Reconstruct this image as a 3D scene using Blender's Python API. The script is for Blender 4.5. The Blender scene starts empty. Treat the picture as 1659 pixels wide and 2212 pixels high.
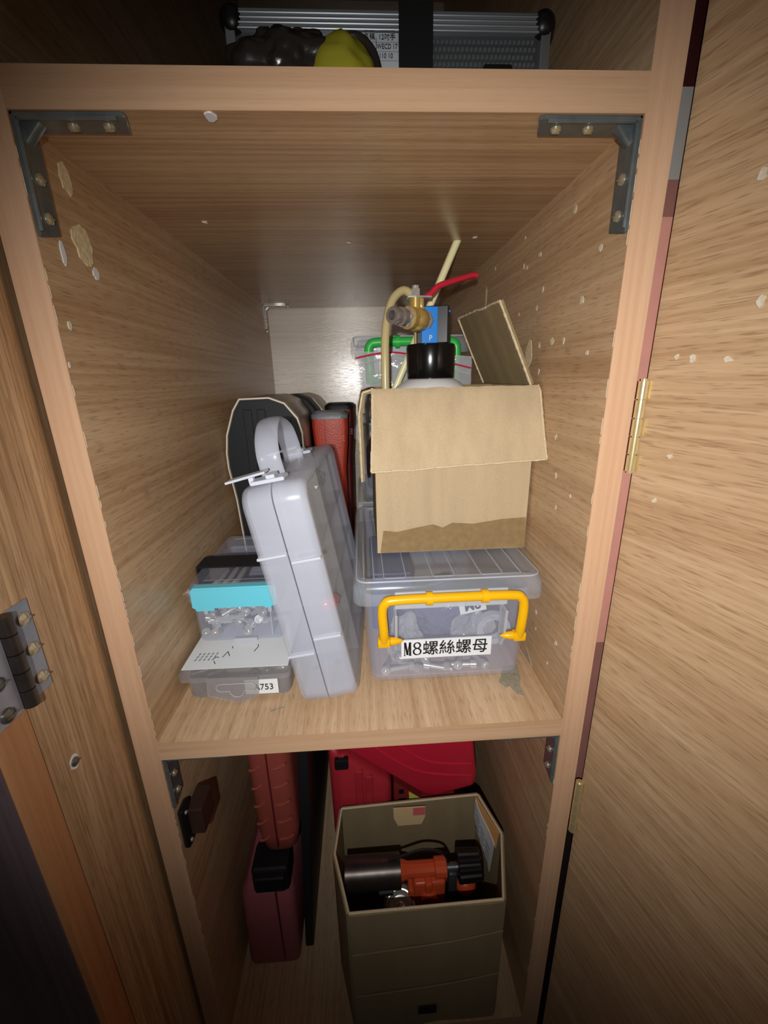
import bpy, bmesh, math, random
from mathutils import Vector, Matrix, Euler, noise
random.seed(7)
S = bpy.context.scene
COL = S.collection
PI = math.pi

# ------------------------------------------------------------------ camera, light, exposure
cam_d = bpy.data.cameras.new('camera'); cam = bpy.data.objects.new('camera', cam_d); COL.objects.link(cam)
cam.location = (0.00765, -0.29454, 0.29726)
cam.rotation_euler = (1.26173, 0.02097, -0.0547)
cam_d.sensor_fit = 'HORIZONTAL'; cam_d.sensor_width = 36.0; cam_d.lens = 36.0 * 901.38 / 1659.0
cam_d.clip_start = 0.005
S.camera = cam

W = bpy.data.worlds.new('world'); S.world = W; W.use_nodes = True
W.node_tree.nodes['Background'].inputs[0].default_value = (0.75, 0.7, 0.66, 1)
W.node_tree.nodes['Background'].inputs[1].default_value = 0.05

fl_d = bpy.data.lights.new('phone_flash', 'SPOT')          # the phone's flash, left of the lens and set back to brighten the rear
fl_d.energy = 10.9; fl_d.color = (1.0, 0.975, 0.94)
fl_d.spot_size = math.radians(101); fl_d.spot_blend = 1.0; fl_d.shadow_soft_size = 0.004
fl = bpy.data.objects.new('phone_flash', fl_d); COL.objects.link(fl)
fl.location = (-0.016, -0.385, 0.305)
fl.rotation_euler = (math.radians(74.5), 0.0, math.radians(-9))

S.view_settings.view_transform = 'Standard'; S.view_settings.look = 'None'
S.view_settings.exposure = 0.0; S.view_settings.gamma = 1.0; S.view_settings.use_curve_mapping = False
S.cycles.max_bounces = 10; S.cycles.transparent_max_bounces = 24

# ------------------------------------------------------------------ materials
def lin(r, g, b):
    f = lambda c: (c / 255 / 12.92) if c <= 10 else ((c / 255 + 0.055) / 1.055) ** 2.4
    return (f(r), f(g), f(b), 1.0)

MATS = {}
def base(name):
    m = bpy.data.materials.new(name); m.use_nodes = True
    nt = m.node_tree
    return m, nt, nt.nodes['Principled BSDF']

def mat(name, rgb, rough=0.5, metal=0.0, spec=0.5, alpha=1.0, var=0.0, vscale=60.0, bump=0.0, bscale=300.0, coat=0.0):
    if name in MATS: return MATS[name]
    m, nt, b = base(name)
    col = lin(*rgb)
    b.inputs['Base Color'].default_value = col
    b.inputs['Roughness'].default_value = rough
    b.inputs['Metallic'].default_value = metal
    b.inputs['Specular IOR Level'].default_value = spec
    b.inputs['Alpha'].default_value = alpha
    b.inputs['Coat Weight'].default_value = coat
    tc = nt.nodes.new('ShaderNodeTexCoord')
    if var > 0:
        n = nt.nodes.new('ShaderNodeTexNoise'); n.inputs['Scale'].default_value = vscale; n.inputs['Detail'].default_value = 5
        nt.links.new(tc.outputs['Object'], n.inputs['Vector'])
        mx = nt.nodes.new('ShaderNodeMixRGB'); mx.blend_type = 'MULTIPLY'
        r = nt.nodes.new('ShaderNodeValToRGB')
        r.color_ramp.elements[0].position = 0.3; r.color_ramp.elements[0].color = (1 - var, 1 - var, 1 - var, 1)
        r.color_ramp.elements[1].position = 0.7; r.color_ramp.elements[1].color = (1, 1, 1, 1)
        nt.links.new(n.outputs['Fac'], r.inputs['Fac'])
        mx.inputs['Fac'].default_value = 1.0; mx.inputs['Color1'].default_value = col
        nt.links.new(r.outputs['Color'], mx.inputs['Color2']); nt.links.new(mx.outputs['Color'], b.inputs['Base Color'])
    if bump > 0:
        n2 = nt.nodes.new('ShaderNodeTexNoise'); n2.inputs['Scale'].default_value = bscale; n2.inputs['Detail'].default_value = 3
        nt.links.new(tc.outputs['Object'], n2.inputs['Vector'])
        bp = nt.nodes.new('ShaderNodeBump'); bp.inputs['Strength'].default_value = bump; bp.inputs['Distance'].default_value = 0.001
        nt.links.new(n2.outputs['Fac'], bp.inputs['Height']); nt.links.new(bp.outputs['Normal'], b.inputs['Normal'])
    MATS[name] = m
    return m

def wood(name, axis, light, dark, pore, rough=0.38, spec=0.4, pores=0.45, wavy=0.0, streak=1.45, ang=0.0):
    """wood-print laminate, grain along axis (0,1,2) in object space"""
    m, nt, b = base(name)
    N = nt.nodes.new; L = nt.links.new
    tc = N('ShaderNodeTexCoord')
    src = tc.outputs['Object']
    if ang:
        rr = N('ShaderNodeMapping'); rr.inputs['Rotation'].default_value = (0, 0, ang); L(src, rr.inputs['Vector']); src = rr.outputs['Vector']
    def mp(along, across):
        mm = N('ShaderNodeMapping'); s = [across] * 3; s[axis] = along
        mm.inputs['Scale'].default_value = s; L(src, mm.inputs['Vector']); return mm.outputs['Vector']
    n1 = N('ShaderNodeTexNoise'); n1.inputs['Scale'].default_value = 1; n1.inputs['Detail'].default_value = 4
    n1.inputs['Distortion'].default_value = wavy; L(mp(4, 260), n1.inputs['Vector'])
    n3 = N('ShaderNodeTexNoise'); n3.inputs['Scale'].default_value = 1; n3.inputs['Detail'].default_value = 2; L(mp(2.5, 28), n3.inputs['Vector'])
    n2 = N('ShaderNodeTexNoise'); n2.inputs['Scale'].default_value = 1; n2.inputs['Detail'].default_value = 1.5; L(mp(60, 1000), n2.inputs['Vector'])
    r1 = N('ShaderNodeValToRGB'); e = r1.color_ramp.elements
    e[0].position = 0.5 - 0.2 / streak; e[0].color = lin(*dark); e[1].position = 0.5 + 0.2 / streak; e[1].color = lin(*light)
    ad = N('ShaderNodeMath'); ad.operation = 'MULTIPLY_ADD'; ad.inputs[1].default_value = 0.45; L(n3.outputs['Fac'], ad.inputs[0])
    ml = N('ShaderNodeMath'); ml.operation = 'MULTIPLY'; ml.inputs[1].default_value = 0.55; L(n1.outputs['Fac'], ml.inputs[0]); L(ml.outputs[0], ad.inputs[2])
    L(ad.outputs[0], r1.inputs['Fac'])
    r2 = N('ShaderNodeValToRGB'); e = r2.color_ramp.elements
    e[0].position = 0.55; e[0].color = (0, 0, 0, 1); e[1].position = 0.70; e[1].color = (1, 1, 1, 1); L(n2.outputs['Fac'], r2.inputs['Fac'])
    mu = N('ShaderNodeMath'); mu.operation = 'MULTIPLY'; mu.inputs[1].default_value = pores; L(r2.outputs['Color'], mu.inputs[0])
    mx = N('ShaderNodeMixRGB'); mx.inputs['Color2'].default_value = lin(*pore); L(mu.outputs[0], mx.inputs['Fac']); L(r1.outputs['Color'], mx.inputs['Color1'])
    L(mx.outputs['Color'], b.inputs['Base Color'])
    b.inputs['Roughness'].default_value = rough; b.inputs['Specular IOR Level'].default_value = spec
    bp = N('ShaderNodeBump'); bp.inputs['Strength'].default_value = 0.12; bp.inputs['Distance'].default_value = 0.0004; bp.invert = True
    L(r2.outputs['Color'], bp.inputs['Height']); L(bp.outputs['Normal'], b.inputs['Normal'])
    MATS[name] = m
    return m

def cardboard(name, rgb, var=0.18, bands=70.0):
    m, nt, b = base(name); N = nt.nodes.new; L = nt.links.new
    tc = N('ShaderNodeTexCoord')
    n = N('ShaderNodeTexNoise'); n.inputs['Scale'].default_value = 900; n.inputs['Detail'].default_value = 3; L(tc.outputs['Object'], n.inputs['Vector'])
    mpn = N('ShaderNodeMapping'); mpn.inputs['Scale'].default_value = (bands, bands, 6); L(tc.outputs['Object'], mpn.inputs['Vector'])
    n2 = N('ShaderNodeTexNoise'); n2.inputs['Scale'].default_value = 1; n2.inputs['Detail'].default_value = 2; L(mpn.outputs['Vector'], n2.inputs['Vector'])
    a = N('ShaderNodeMixRGB'); a.inputs['Fac'].default_value = 0.5; L(n.outputs['Fac'], a.inputs['Color1']); L(n2.outputs['Fac'], a.inputs['Color2'])
    r = N('ShaderNodeValToRGB'); c = lin(*rgb); e = r.color_ramp.elements
    e[0].position = 0.35; e[0].color = tuple(v * (1 - var) for v in c[:3]) + (1,); e[1].position = 0.62; e[1].color = c
    L(a.outputs['Color'], r.inputs['Fac']); L(r.outputs['Color'], b.inputs['Base Color'])
    b.inputs['Roughness'].default_value = 0.8; b.inputs['Specular IOR Level'].default_value = 0.2
    bp = N('ShaderNodeBump'); bp.inputs['Strength'].default_value = 0.35; bp.inputs['Distance'].default_value = 0.001
    L(n2.outputs['Fac'], bp.inputs['Height']); L(bp.outputs['Normal'], b.inputs['Normal'])
    MATS[name] = m
    return m

LT, DK, PR = (210, 178, 141), (176, 140, 103), (116, 84, 58)
wood('wood_y', 1, LT, DK, PR)
wood('wood_x', 0, (204, 170, 132), (166, 130, 94), (120, 90, 62), pores=0.3, rough=0.26, spec=0.55)
wood('wood_z', 2, (210, 175, 134), (158, 121, 84), (120, 88, 60), wavy=1.2, streak=1.7, rough=0.45)
wood('wood_shelf', 1, (224, 194, 158), (194, 158, 122), (142, 106, 76))
wood('wood_door', 1, LT, DK, PR, ang=-math.radians(15))
wood('wood_back', 0, (230, 220, 206), (212, 198, 180), (186, 168, 146), rough=0.24, spec=0.9, pores=0.25)
wood('edge_z', 2, (214, 176, 143), (200, 158, 125), (184, 140, 108), rough=0.5, pores=0.15)
wood('edge_x', 0, (208, 172, 138), (192, 152, 118), (172, 132, 100), rough=0.5, pores=0.15)
wood('edge_orange', 2, (196, 142, 98), (172, 118, 76), (142, 94, 58), rough=0.5, pores=0.15)
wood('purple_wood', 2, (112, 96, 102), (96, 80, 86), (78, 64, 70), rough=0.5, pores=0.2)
mat('chip', (228, 216, 192), 0.8, var=0.25, vscale=500)
mat('putty', (240, 220, 176), 0.8, var=0.3, vscale=300, bump=0.6, bscale=400)
mat('white_chip', (225, 228, 230), 0.6)
mat('tape_residue', (206, 196, 172), 0.35, alpha=0.7, var=0.3, vscale=250)
mat('steel', (128, 137, 140), 0.3, metal=0.6, var=0.25, vscale=120)
mat('bright_steel', (222, 223, 220), 0.2, metal=0.62, var=0.12, vscale=300)
mat('screw_steel', (205, 196, 168), 0.25, metal=0.7)
mat('dark_steel', (118, 112, 106), 0.28, metal=0.75)
mat('chrome', (176, 168, 164), 0.18, metal=0.7)
mat('tube_steel', (92, 84, 80), 0.34, metal=0.8, var=0.3, vscale=90)
mat('zinc_hinge', (172, 172, 182), 0.35, metal=0.5, var=0.2, vscale=90)
mat('brass_hinge', (226, 206, 156), 0.25, metal=0.6, var=0.15, vscale=200)
mat('brass', (214, 184, 110), 0.28, metal=0.6, var=0.15, vscale=200)
mat('black_plastic', (22, 22, 24), 0.35)
mat('black_gloss', (14, 14, 15), 0.18, spec=0.6)
mat('black_rubber', (24, 27, 31), 0.55, bump=0.15, bscale=500, spec=0.35)
mat('brown_plastic', (62, 42, 36), 0.4)
mat('clear', (206, 213, 238), 0.2, spec=0.6, alpha=0.16)
mat('clear_lid', (208, 216, 228), 0.2, spec=0.55, alpha=0.28)
mat('clear_rim', (216, 222, 232), 0.26, alpha=0.5)
mat('milky', (226, 232, 249), 0.26, spec=0.5, alpha=0.36, var=0.06, vscale=30)
mat('milky_edge', (220, 226, 238), 0.3, alpha=0.8)
mat('milky_face', (200, 202, 206), 0.2, spec=0.55, alpha=0.2)
mat('smoke', (176, 174, 178), 0.22, alpha=0.35)
mat('blue_bag', (112, 116, 150), 0.18, spec=0.7, alpha=0.75, bump=0.8, bscale=140)
mat('film', (225, 230, 234), 0.1, spec=0.9, alpha=0.3, bump=0.7, bscale=160)
mat('yellow', (246, 186, 14), 0.3)
mat('green', (56, 200, 84), 0.32)
mat('teal', (112, 214, 236), 0.35)
mat('blue_box', (52, 66, 128), 0.5)
mat('paper', (236, 240, 244), 0.6)
mat('ink', (16, 16, 18), 0.6)
mat('grey_ink', (140, 146, 156), 0.6)
mat('fabric_black', (16, 16, 17), 0.9, bump=0.5, bscale=900)
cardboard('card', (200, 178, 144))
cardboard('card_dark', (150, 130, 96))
cardboard('card_olive', (146, 130, 100), bands=40)
mat('card_edge', (224, 206, 170), 0.85, var=0.3, vscale=700)
mat('brown_tape', (180, 152, 108), 0.16, alpha=0.5, var=0.25, vscale=150)
mat('white_bottle', (232, 234, 236), 0.3)
mat('blue_metal', (20, 130, 226), 0.3)
mat('black_block', (12, 12, 16), 0.35)
mat('red_vinyl', (204, 38, 62), 0.28)
mat('hose_amber', (200, 184, 134), 0.25, alpha=0.9)
mat('tube_cream', (238, 234, 184), 0.3)
mat('red_orange', (186, 62, 38), 0.42, bump=0.4, bscale=420)
mat('grey_trim', (120, 124, 130), 0.4, bump=0.3, bscale=500)
mat('dark_red', (92, 24, 26), 0.45)
mat('case_shell', (146, 130, 116), 0.3, spec=0.6)
mat('cream_rim', (226, 214, 194), 0.45)
mat('maroon_case', (150, 72, 62), 0.42, bump=0.1)
mat('rose_case', (158, 86, 94), 0.45)
mat('red_case', (176, 44, 56), 0.36)
mat('crimson', (196, 34, 58), 0.4)
mat('dark_crimson', (128, 34, 36), 0.5)
mat('alu', (196, 202, 208), 0.3, metal=0.85)
mat('alu_dark', (120, 126, 130), 0.35, metal=0.8)
mat('case_panel', (84, 86, 88), 0.4, metal=0.4)
mat('label_grey', (200, 208, 214), 0.6)
mat('dark_bag', (44, 38, 34), 0.25, spec=0.6, alpha=0.9)
mat('yellow_pack', (158, 152, 44), 0.3)
mat('orange_plastic', (208, 84, 46), 0.35)
mat('glossy_tan', (224, 196, 150), 0.12, spec=0.7, bump=0.25, bscale=700)
mat('pink_print', (214, 110, 112), 0.2)
mat('white_print', (214, 220, 224), 0.5)
mat('orange_print', (222, 170, 104), 0.4)
mat('yellow_label', (206, 204, 84), 0.5)
mat('room_floor', (104, 86, 100), 0.7, var=0.2, vscale=30)
mat('pink_gap', (196, 140, 126), 0.5, var=0.1, vscale=60)
mat('mauve_gap', (140, 96, 88), 0.5, var=0.15, vscale=40)
mat('maroon_gap', (58, 16, 20), 0.5)
mat('grey_gap', (150, 146, 142), 0.5)
mat('near_black', (36, 24, 24), 0.6)

# ------------------------------------------------------------------ builders
MW = {}
def thing(name, label, cat, loc=(0, 0, 0), rot=(0, 0, 0), group=None):
    o = bpy.data.objects.new(name, None); COL.objects.link(o)
    o.empty_display_size = 0.02
    o.location = loc; o.rotation_euler = rot
    MW[o.name] = Matrix.Translation(loc) @ Euler(rot).to_matrix().to_4x4()
    o['label'] = label; o['category'] = cat
    if group: o['group'] = group
    return o

def tag(o, label, cat, group=None):
    o['label'] = label; o['category'] = cat
    if group: o['group'] = group
    return o

def obj(name, bm, m, parent=None, local=False, smooth=False, angle=35):
    """link a bmesh as one mesh object; geometry is in world space unless local"""
    if parent is not None and not local:
        bm.transform(MW[parent.name].inverted())
    bmesh.ops.recalc_face_normals(bm, faces=bm.faces)
    me = bpy.data.meshes.new(name); bm.to_mesh(me); bm.free()
    if smooth:
        for p in me.polygons: p.use_smooth = True
        try: me.set_sharp_from_angle(angle=math.radians(angle))
        except Exception: pass
    me.materials.append(MATS[m])
    o = bpy.data.objects.new(name, me); COL.objects.link(o)
    if parent is not None:
        o.parent = parent; MW[o.name] = MW[parent.name]
    else:
        MW[o.name] = Matrix.Identity(4)
    return o

def solo(name, bm, m, label, cat, group=None, smooth=False, angle=35):
    """a thing of a single mesh, its origin at its base"""
    vs = [v.co for v in bm.verts]
    c = Vector((sum(v.x for v in vs) / len(vs), sum(v.y for v in vs) / len(vs), min(v.z for v in vs)))
    bmesh.ops.translate(bm, verts=bm.verts, vec=-c)
    o = obj(name, bm, m, None, smooth=smooth, angle=angle); o.location = c
    MW[o.name] = Matrix.Translation(c)
    return tag(o, label, cat, group)

def struct(name, bm, m, label=None):
    o = obj(name, bm, m); o['kind'] = 'structure'
    if label: o['label'] = label
    return o

def new(): return bmesh.new()

def box(bm, x0, x1, y0, y1, z0, z1, bev=0.0, seg=2, rot=None, piv=None):
    r = bmesh.ops.create_cube(bm, size=1.0)
    vs = r['verts']
    bmesh.ops.scale(bm, verts=vs, vec=(x1 - x0, y1 - y0, z1 - z0))
    bmesh.ops.translate(bm, verts=vs, vec=((x0 + x1) / 2, (y0 + y1) / 2, (z0 + z1) / 2))
    if bev > 0:
        es = list({e for v in vs for e in v.link_edges})
        g = bmesh.ops.bevel(bm, geom=es, offset=bev, segments=seg, profile=0.5, affect='EDGES')
        vs = list({v for f in g['faces'] for v in f.verts} | {v for v in vs if v.is_valid})
    if rot is not None:
        bmesh.ops.rotate(bm, verts=vs, cent=piv or ((x0 + x1) / 2, (y0 + y1) / 2, (z0 + z1) / 2), matrix=rot)
    return vs

def B(*a, **k):
    bm = new(); box(bm, *a, **k); return bm

def cyl(bm, p, q, r0, r1=None, seg=20, cap=True):
    p, q = Vector(p), Vector(q); d = q - p
    r1 = r0 if r1 is None else r1
    M = d.to_track_quat('Z', 'Y').to_matrix().to_4x4(); M.translation = (p + q) / 2
    return bmesh.ops.create_cone(bm, cap_ends=cap, segments=seg, radius1=r0, radius2=r1, depth=d.length, matrix=M)['verts']

def CY(*a, **k):
    bm = new(); cyl(bm, *a, **k); return bm

def ball(bm, c, r, sx=1, sy=1, sz=1, sub=2):
    M = Matrix.Translation(c) @ Matrix.Diagonal((sx, sy, sz, 1))
    return bmesh.ops.create_icosphere(bm, subdivisions=sub, radius=r, matrix=M)['verts']

def loft(bm, rings, cap0=True, cap1=True):
    R = [[bm.verts.new(p) for p in r] for r in rings]
    n = len(R[0])
    for a, b in zip(R, R[1:]):
        for i in range(n):
            bm.faces.new((a[i], a[(i + 1) % n], b[(i + 1) % n], b[i]))
    if cap0: bm.faces.new(R[0][::-1])
    if cap1: bm.faces.new(R[-1])
    return R

def rrect(x0, x1, y0, y1, r, z, n=4):
    pts = []
    for cx, cy, a0 in ((x1 - r, y1 - r, 0), (x0 + r, y1 - r, 90), (x0 + r, y0 + r, 180), (x1 - r, y0 + r, 270)):
        for i in range(n + 1):
            a = math.radians(a0 + 90 * i / n); pts.append(Vector((cx + r * math.cos(a), cy + r * math.sin(a), z)))
    return pts

def lathe(bm, c, prof, seg=28, axis='Z', cap0=True, cap1=True):
    """prof: (radius, height) along axis"""
    rings = []
    for r, h in prof:
        ring = []
        for i in range(seg):
            a = 2 * PI * i / seg; u, v = r * math.cos(a), r * math.sin(a)
            q = {'Z': (u, v, h), 'Y': (v, h, u), 'X': (h, u, v)}[axis]
            ring.append(Vector(c) + Vector(q))
        rings.append(ring)
    loft(bm, rings, cap0, cap1)

def smooth_path(pts, n=8):
    P = [Vector(p) for p in pts]; out = []
    for i in range(len(P) - 1):
        p0, p1, p2, p3 = P[max(i - 1, 0)], P[i], P[i + 1], P[min(i + 2, len(P) - 1)]
        for k in range(n):
            t = k / n
            out.append(0.5 * ((2 * p1) + (p2 - p0) * t + (2 * p0 - 5 * p1 + 4 * p2 - p3) * t * t + (-p0 + 3 * p1 - 3 * p2 + p3) * t ** 3))
    out.append(P[-1]); return out

def tube(bm, pts, r, seg=12, smooth_n=8, rx=None, up=(0, 0, 1)):
    """sweep a circle (or ellipse r x rx) along a path"""
    P = smooth_path(pts, smooth_n) if smooth_n else [Vector(p) for p in pts]
    rings = []; nrm = None
    for i, p in enumerate(P):
        d = (P[min(i + 1, len(P) - 1)] - P[max(i - 1, 0)]).normalized()
        if nrm is None:
            nrm = d.cross(Vector(up)); nrm = nrm if nrm.length > 1e-4 else d.cross(Vector((1, 0, 0)))
        nrm = (nrm - d * nrm.dot(d)).normalized(); bn = d.cross(nrm)
        rr = r(i / (len(P) - 1)) if callable(r) else r
        rings.append([p + nrm * (rx or rr) * math.cos(2 * PI * k / seg) + bn * rr * math.sin(2 * PI * k / seg) for k in range(seg)])
    loft(bm, rings)

def prism(bm, poly, to3, t0, t1, bev=0.0, seg=2):
    """extrude a 2-D polygon; to3(u, v, t) gives the 3-D point"""
    a = [bm.verts.new(to3(u, v, t0)) for u, v in poly]; b = [bm.verts.new(to3(u, v, t1)) for u, v in poly]
    n = len(poly); fs = [bm.faces.new(a[::-1]), bm.faces.new(b)]
    for i in range(n): fs.append(bm.faces.new((a[i], a[(i + 1) % n], b[(i + 1) % n], b[i])))
    if bev > 0:
        es = list({e for f in fs for e in f.edges})
        bmesh.ops.bevel(bm, geom=es, offset=bev, segments=seg, profile=0.5, affect='EDGES')

XZ = lambda u, v, t: Vector((u, t, v))       # polygon in the X-Z plane, thickness along Y
YZ = lambda u, v, t: Vector((t, u, v))       # polygon in the Y-Z plane, thickness along X
XY = lambda u, v, t: Vector((u, v, t))

def sheet(bm, quad, th, nx=1, ny=1, warp=None):
    """a slab of thickness th over 4 corners (a, b, c, d), with optional warp(s, t)->offset along its normal"""
    a, b, c, d = map(Vector, quad); n = (b - a).cross(d - a).normalized()
    G = {}
    for k in (0, 1):
        for i in range(nx + 1):
            for j in range(ny + 1):
                s, t = i / nx, j / ny
                p = a.lerp(b, s).lerp(d.lerp(c, s), t)
                p = p + n * ((warp(s, t) if warp else 0) + (th if k else 0))
                G[k, i, j] = bm.verts.new(p)
    for i in range(nx):
        for j in range(ny):
            bm.faces.new((G[0, i, j], G[0, i, j + 1], G[0, i + 1, j + 1], G[0, i + 1, j]))
            bm.faces.new((G[1, i, j], G[1, i + 1, j], G[1, i + 1, j + 1], G[1, i, j + 1]))
    for i in range(nx):
        for j in (0, ny): bm.faces.new((G[0, i, j], G[0, i + 1, j], G[1, i + 1, j], G[1, i, j]))
    for j in range(ny):
        for i in (0, nx): bm.faces.new((G[0, i, j], G[1, i, j], G[1, i, j + 1], G[0, i, j + 1]))

def crumple(bm, c, r, sx, sy, sz, amp=0.25, fr=60, sub=4, seed=0):
    vs = ball(bm, (0, 0, 0), r, sub=sub)
    for v in vs:
        k = 1 + amp * (noise.noise(v.co * fr + Vector((seed * 7.1, 3, seed))) + 0.5 * noise.noise(v.co * fr * 2.7 + Vector((seed, 9, 1))))
        v.co = Vector((v.co.x * sx * k, v.co.y * sy * k, v.co.z * sz * k)) + Vector(c)

def text(body, size, M, m, parent, name='lettering', depth=0.0002, bold=0.0, sx=1.0):
    c = bpy.data.curves.new('t', 'FONT'); c.body = body; c.size = size; c.extrude = depth; c.offset = bold
    c.align_x = 'CENTER'; c.align_y = 'CENTER'; c.resolution_u = 3
    o = bpy.data.objects.new('t', c); COL.objects.link(o); bpy.context.view_layer.update()
    me = bpy.data.meshes.new_from_object(o.evaluated_get(bpy.context.evaluated_depsgraph_get()))
    bpy.data.objects.remove(o); bpy.data.curves.remove(c)
    bm = new(); bm.from_mesh(me); bpy.data.meshes.remove(me)
    bm.transform(M @ Matrix.Diagonal((sx, 1, 1, 1)))
    return obj(name, bm, m, parent)

def face_front(x, y, z, roll=0.0):           # text plane that faces -Y
    return Matrix.Translation((x, y, z)) @ Matrix.Rotation(roll, 4, 'Y') @ Matrix.Rotation(PI / 2, 4, 'X')

def dup(o, parent=None):
    c = o.copy(); COL.objects.link(c)
    if parent is not None: c.parent = parent
    for ch in list(o.children): dup(ch, c)
    return c

def jag(n, rx, ry, j=0.48):
    return [(rx * math.cos(2 * PI * i / n) * (1 + random.uniform(-j, j)), ry * math.sin(2 * PI * i / n) * (1 + random.uniform(-j, j))) for i in range(n)]

# ------------------------------------------------------------------ the room beyond and the door-gap stand-ins
H = 0.18                                     # half the inner width
struct('floor', B(-1.5, 1.5, -1.6, 0.9, -0.78, -0.76), 'room_floor', 'dark floor of the room in front of the cabinet')
for i, (z0, z1, m, lab) in enumerate(((-0.60, -0.135, 'near_black', 'near-black stand-in strip in the lowest door gap'),
                                      (-0.135, 0.075, 'mauve_gap', 'mauve stand-in strip in the door gap between the hinges'),
                                      (0.075, 0.392, 'pink_gap', 'pink stand-in strip in the door gap beside the brass hinge'),
                                      (0.392, 0.412, 'mauve_gap', 'small mauve stand-in strip above the pink one in the door gap'),
                                      (0.412, 0.458, 'grey_gap', 'grey stand-in strip near the top of the door gap'),
                                      (0.458, 0.98, 'maroon_gap', 'dark maroon stand-in strip at the top of the door gap'))):
    struct('gap_stand_in_%d' % (i + 1), B(0.2004, 0.26, 0.0065, 0.016, z0, z1), m, lab)  # added colour strips standing in for a likely reflection in the door gap

# ------------------------------------------------------------------ the cabinet
cab = thing('wooden_cabinet', 'beech-print wooden cabinet with open shelves and an open right door', 'cabinet', (0, 0.34, -0.50))
ZB, ZT, D = -0.50, 0.95, 0.676
def panel_side(s):
    x0, x1 = sorted((s * H, s * (H + 0.02)))
    p = obj('side_panel', B(x0, x1, 0.0008, D + 0.006, ZB, ZT), 'wood_y', cab)
    obj('edge_band', B(x0, x1, 0, 0.0008, ZB, ZT), 'edge_z', p)
    # ragged pale line where the veneer meets the edge band
    bm = new(); z = -0.46
    while z < 0.44:
        h = random.uniform(0.004, 0.014)
        if random.random() < 0.4:
            w = random.uniform(0.0003, 0.0009)
            prism(bm, [(0.0008, z), (0.0008 + w, z + h * 0.3), (0.0008 + w * 0.6, z + h * 0.7), (0.0008, z + h)], YZ, s * (H - 0.0003), s * (H + 0.0002))
        z += h * 1.3
    obj('worn_edge', bm, 'chip', p)['kind'] = 'stuff'
    return p
sideL = panel_side(-1); sideR = panel_side(1)
def shelf(z0, z1, m='wood_shelf', back=D):
    p = obj('shelf', B(-H, H, 0.0008, back, z0, z1), m, cab)
    obj('edge_band', B(-H, H, 0, 0.0008, z0, z1), 'edge_x', p)
    return p
sh_top = shelf(0.442, 0.4615, 'wood_x'); sh_mid = shelf(-0.019, -0.001); sh_low = shelf(-0.48, -0.462); sh_roof = shelf(ZT - 0.02, ZT, 'wood_x')
bk = obj('back_panel', B(-H, H, D, D + 0.006, ZB, ZT), 'wood_back', cab)

# pale torn chips on the inner walls
chipsR = [(0.078, 0.4199, 6), (0.0322, 0.3812, 5), (0.1413, 0.4051, 5), (0.1836, 0.4304, 4), (0.1817, 0.4043, 4), (0.1733, 0.4004, 4), (0.2811, 0.4245, 4),
          (0.0514, 0.3517, 6), (0.1278, 0.3731, 4), (0.1386, 0.3595, 4), (0.1865, 0.3595, 4), (0.1251, 0.3237, 4.5), (0.0974, 0.3264, 5.5), (0.0749, 0.3249, 4.5),
          (0.0343, 0.3128, 4.5), (0.1211, 0.301, 4), (0.0711, 0.245, 4), (0.0631, 0.211, 4), (0.0337, 0.2002, 3.5), (0.0574, 0.1828, 3.5), (0.0749, 0.065, 5), (0.0722, 0.0476, 3.5), (0.0287, 0.0597, 4), (0.04, 0.0296, 3.5)]
for y, z, s in chipsR:
    bm = new(); prism(bm, [(y + a, z + b) for a, b in jag(8, s * 0.0005, s * 0.0005)], YZ, H - 0.0004, H + 0.0002); obj('laminate_chip', bm, 'chip', sideR)
bm = new(); prism(bm, [(0.316 + a, 0.3995 + b) for a, b in jag(10, 0.004, 0.011, 0.2)], YZ, H - 0.0003, H + 0.0002); obj('laminate_chip', bm, 'putty', sideR)
bm = new(); prism(bm, [(0.150 + a, 0.318 + b) for a, b in jag(12, 0.008, 0.013, 0.12)], YZ, H - 0.0003, H + 0.0002); obj('putty_patch', bm, 'putty', sideR)
for y, z, ry, rz, m, nm in ((0.0466, 0.390, 0.0100, 0.0130, 'putty', 'putty_patch'), (0.0421, 0.4264, 0.006, 0.009, 'putty', 'putty_patch'), (0.012, 0.3346, 0.002, 0.003, 'chip', 'laminate_chip'),
                        (0.0555, 0.3735, 0.0035, 0.004, 'white_chip', 'white_chip'), (0.022, 0.378, 0.0022, 0.007, 'white_chip', 'white_chip'), (0.0025, 0.31, 0.001, 0.002, 'chip', 'laminate_chip')):
    bm = new(); prism(bm, [(y + a, z + b) for a, b in jag(16, ry, rz, 0.16)], YZ, -H + 0.0006, -H - 0.0002); obj(nm, bm, m, sideL)
for x, y, s, m in ((-0.1334, 0.1737, 3, 'chip'), (0.0, 0.2403, 3.2, 'chip'), (0.139, 0.2239, 3, 'chip'), (-0.072, 0.0052, 5, 'white_chip')):
    bm = new(); prism(bm, [(x + a, y + b) for a, b in jag(8, s * 0.0007, s * 0.0009)], XY, 0.4412, 0.4422); obj('laminate_chip', bm, m, sh_top)
bm = new(); prism(bm, [(0.138, 0.052), (0.143, 0.044), (0.147, 0.046), (0.151, 0.034), (0.156, 0.031), (0.1565, 0.044), (0.162, 0.056), (0.166, 0.078), (0.15, 0.075)], XY, -0.001, -0.0003); obj('tape_scrap', bm, 'tape_residue', sh_mid)
bm = new(); prism(bm, [(0.072, 0.0), (0.094, 0.0), (0.09, 0.012), (0.084, 0.009), (0.078, 0.006)], YZ, H - 0.0005, H); obj('tape_scrap', bm, 'tape_residue', sideR)
bm = new(); prism(bm, [(-0.088, 0.030), (-0.076, 0.034), (-0.077, 0.036), (-0.089, 0.0325)], XY, -0.001, -0.0006); obj('dirt_mark', bm, 'tape_residue', sh_mid)

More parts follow.
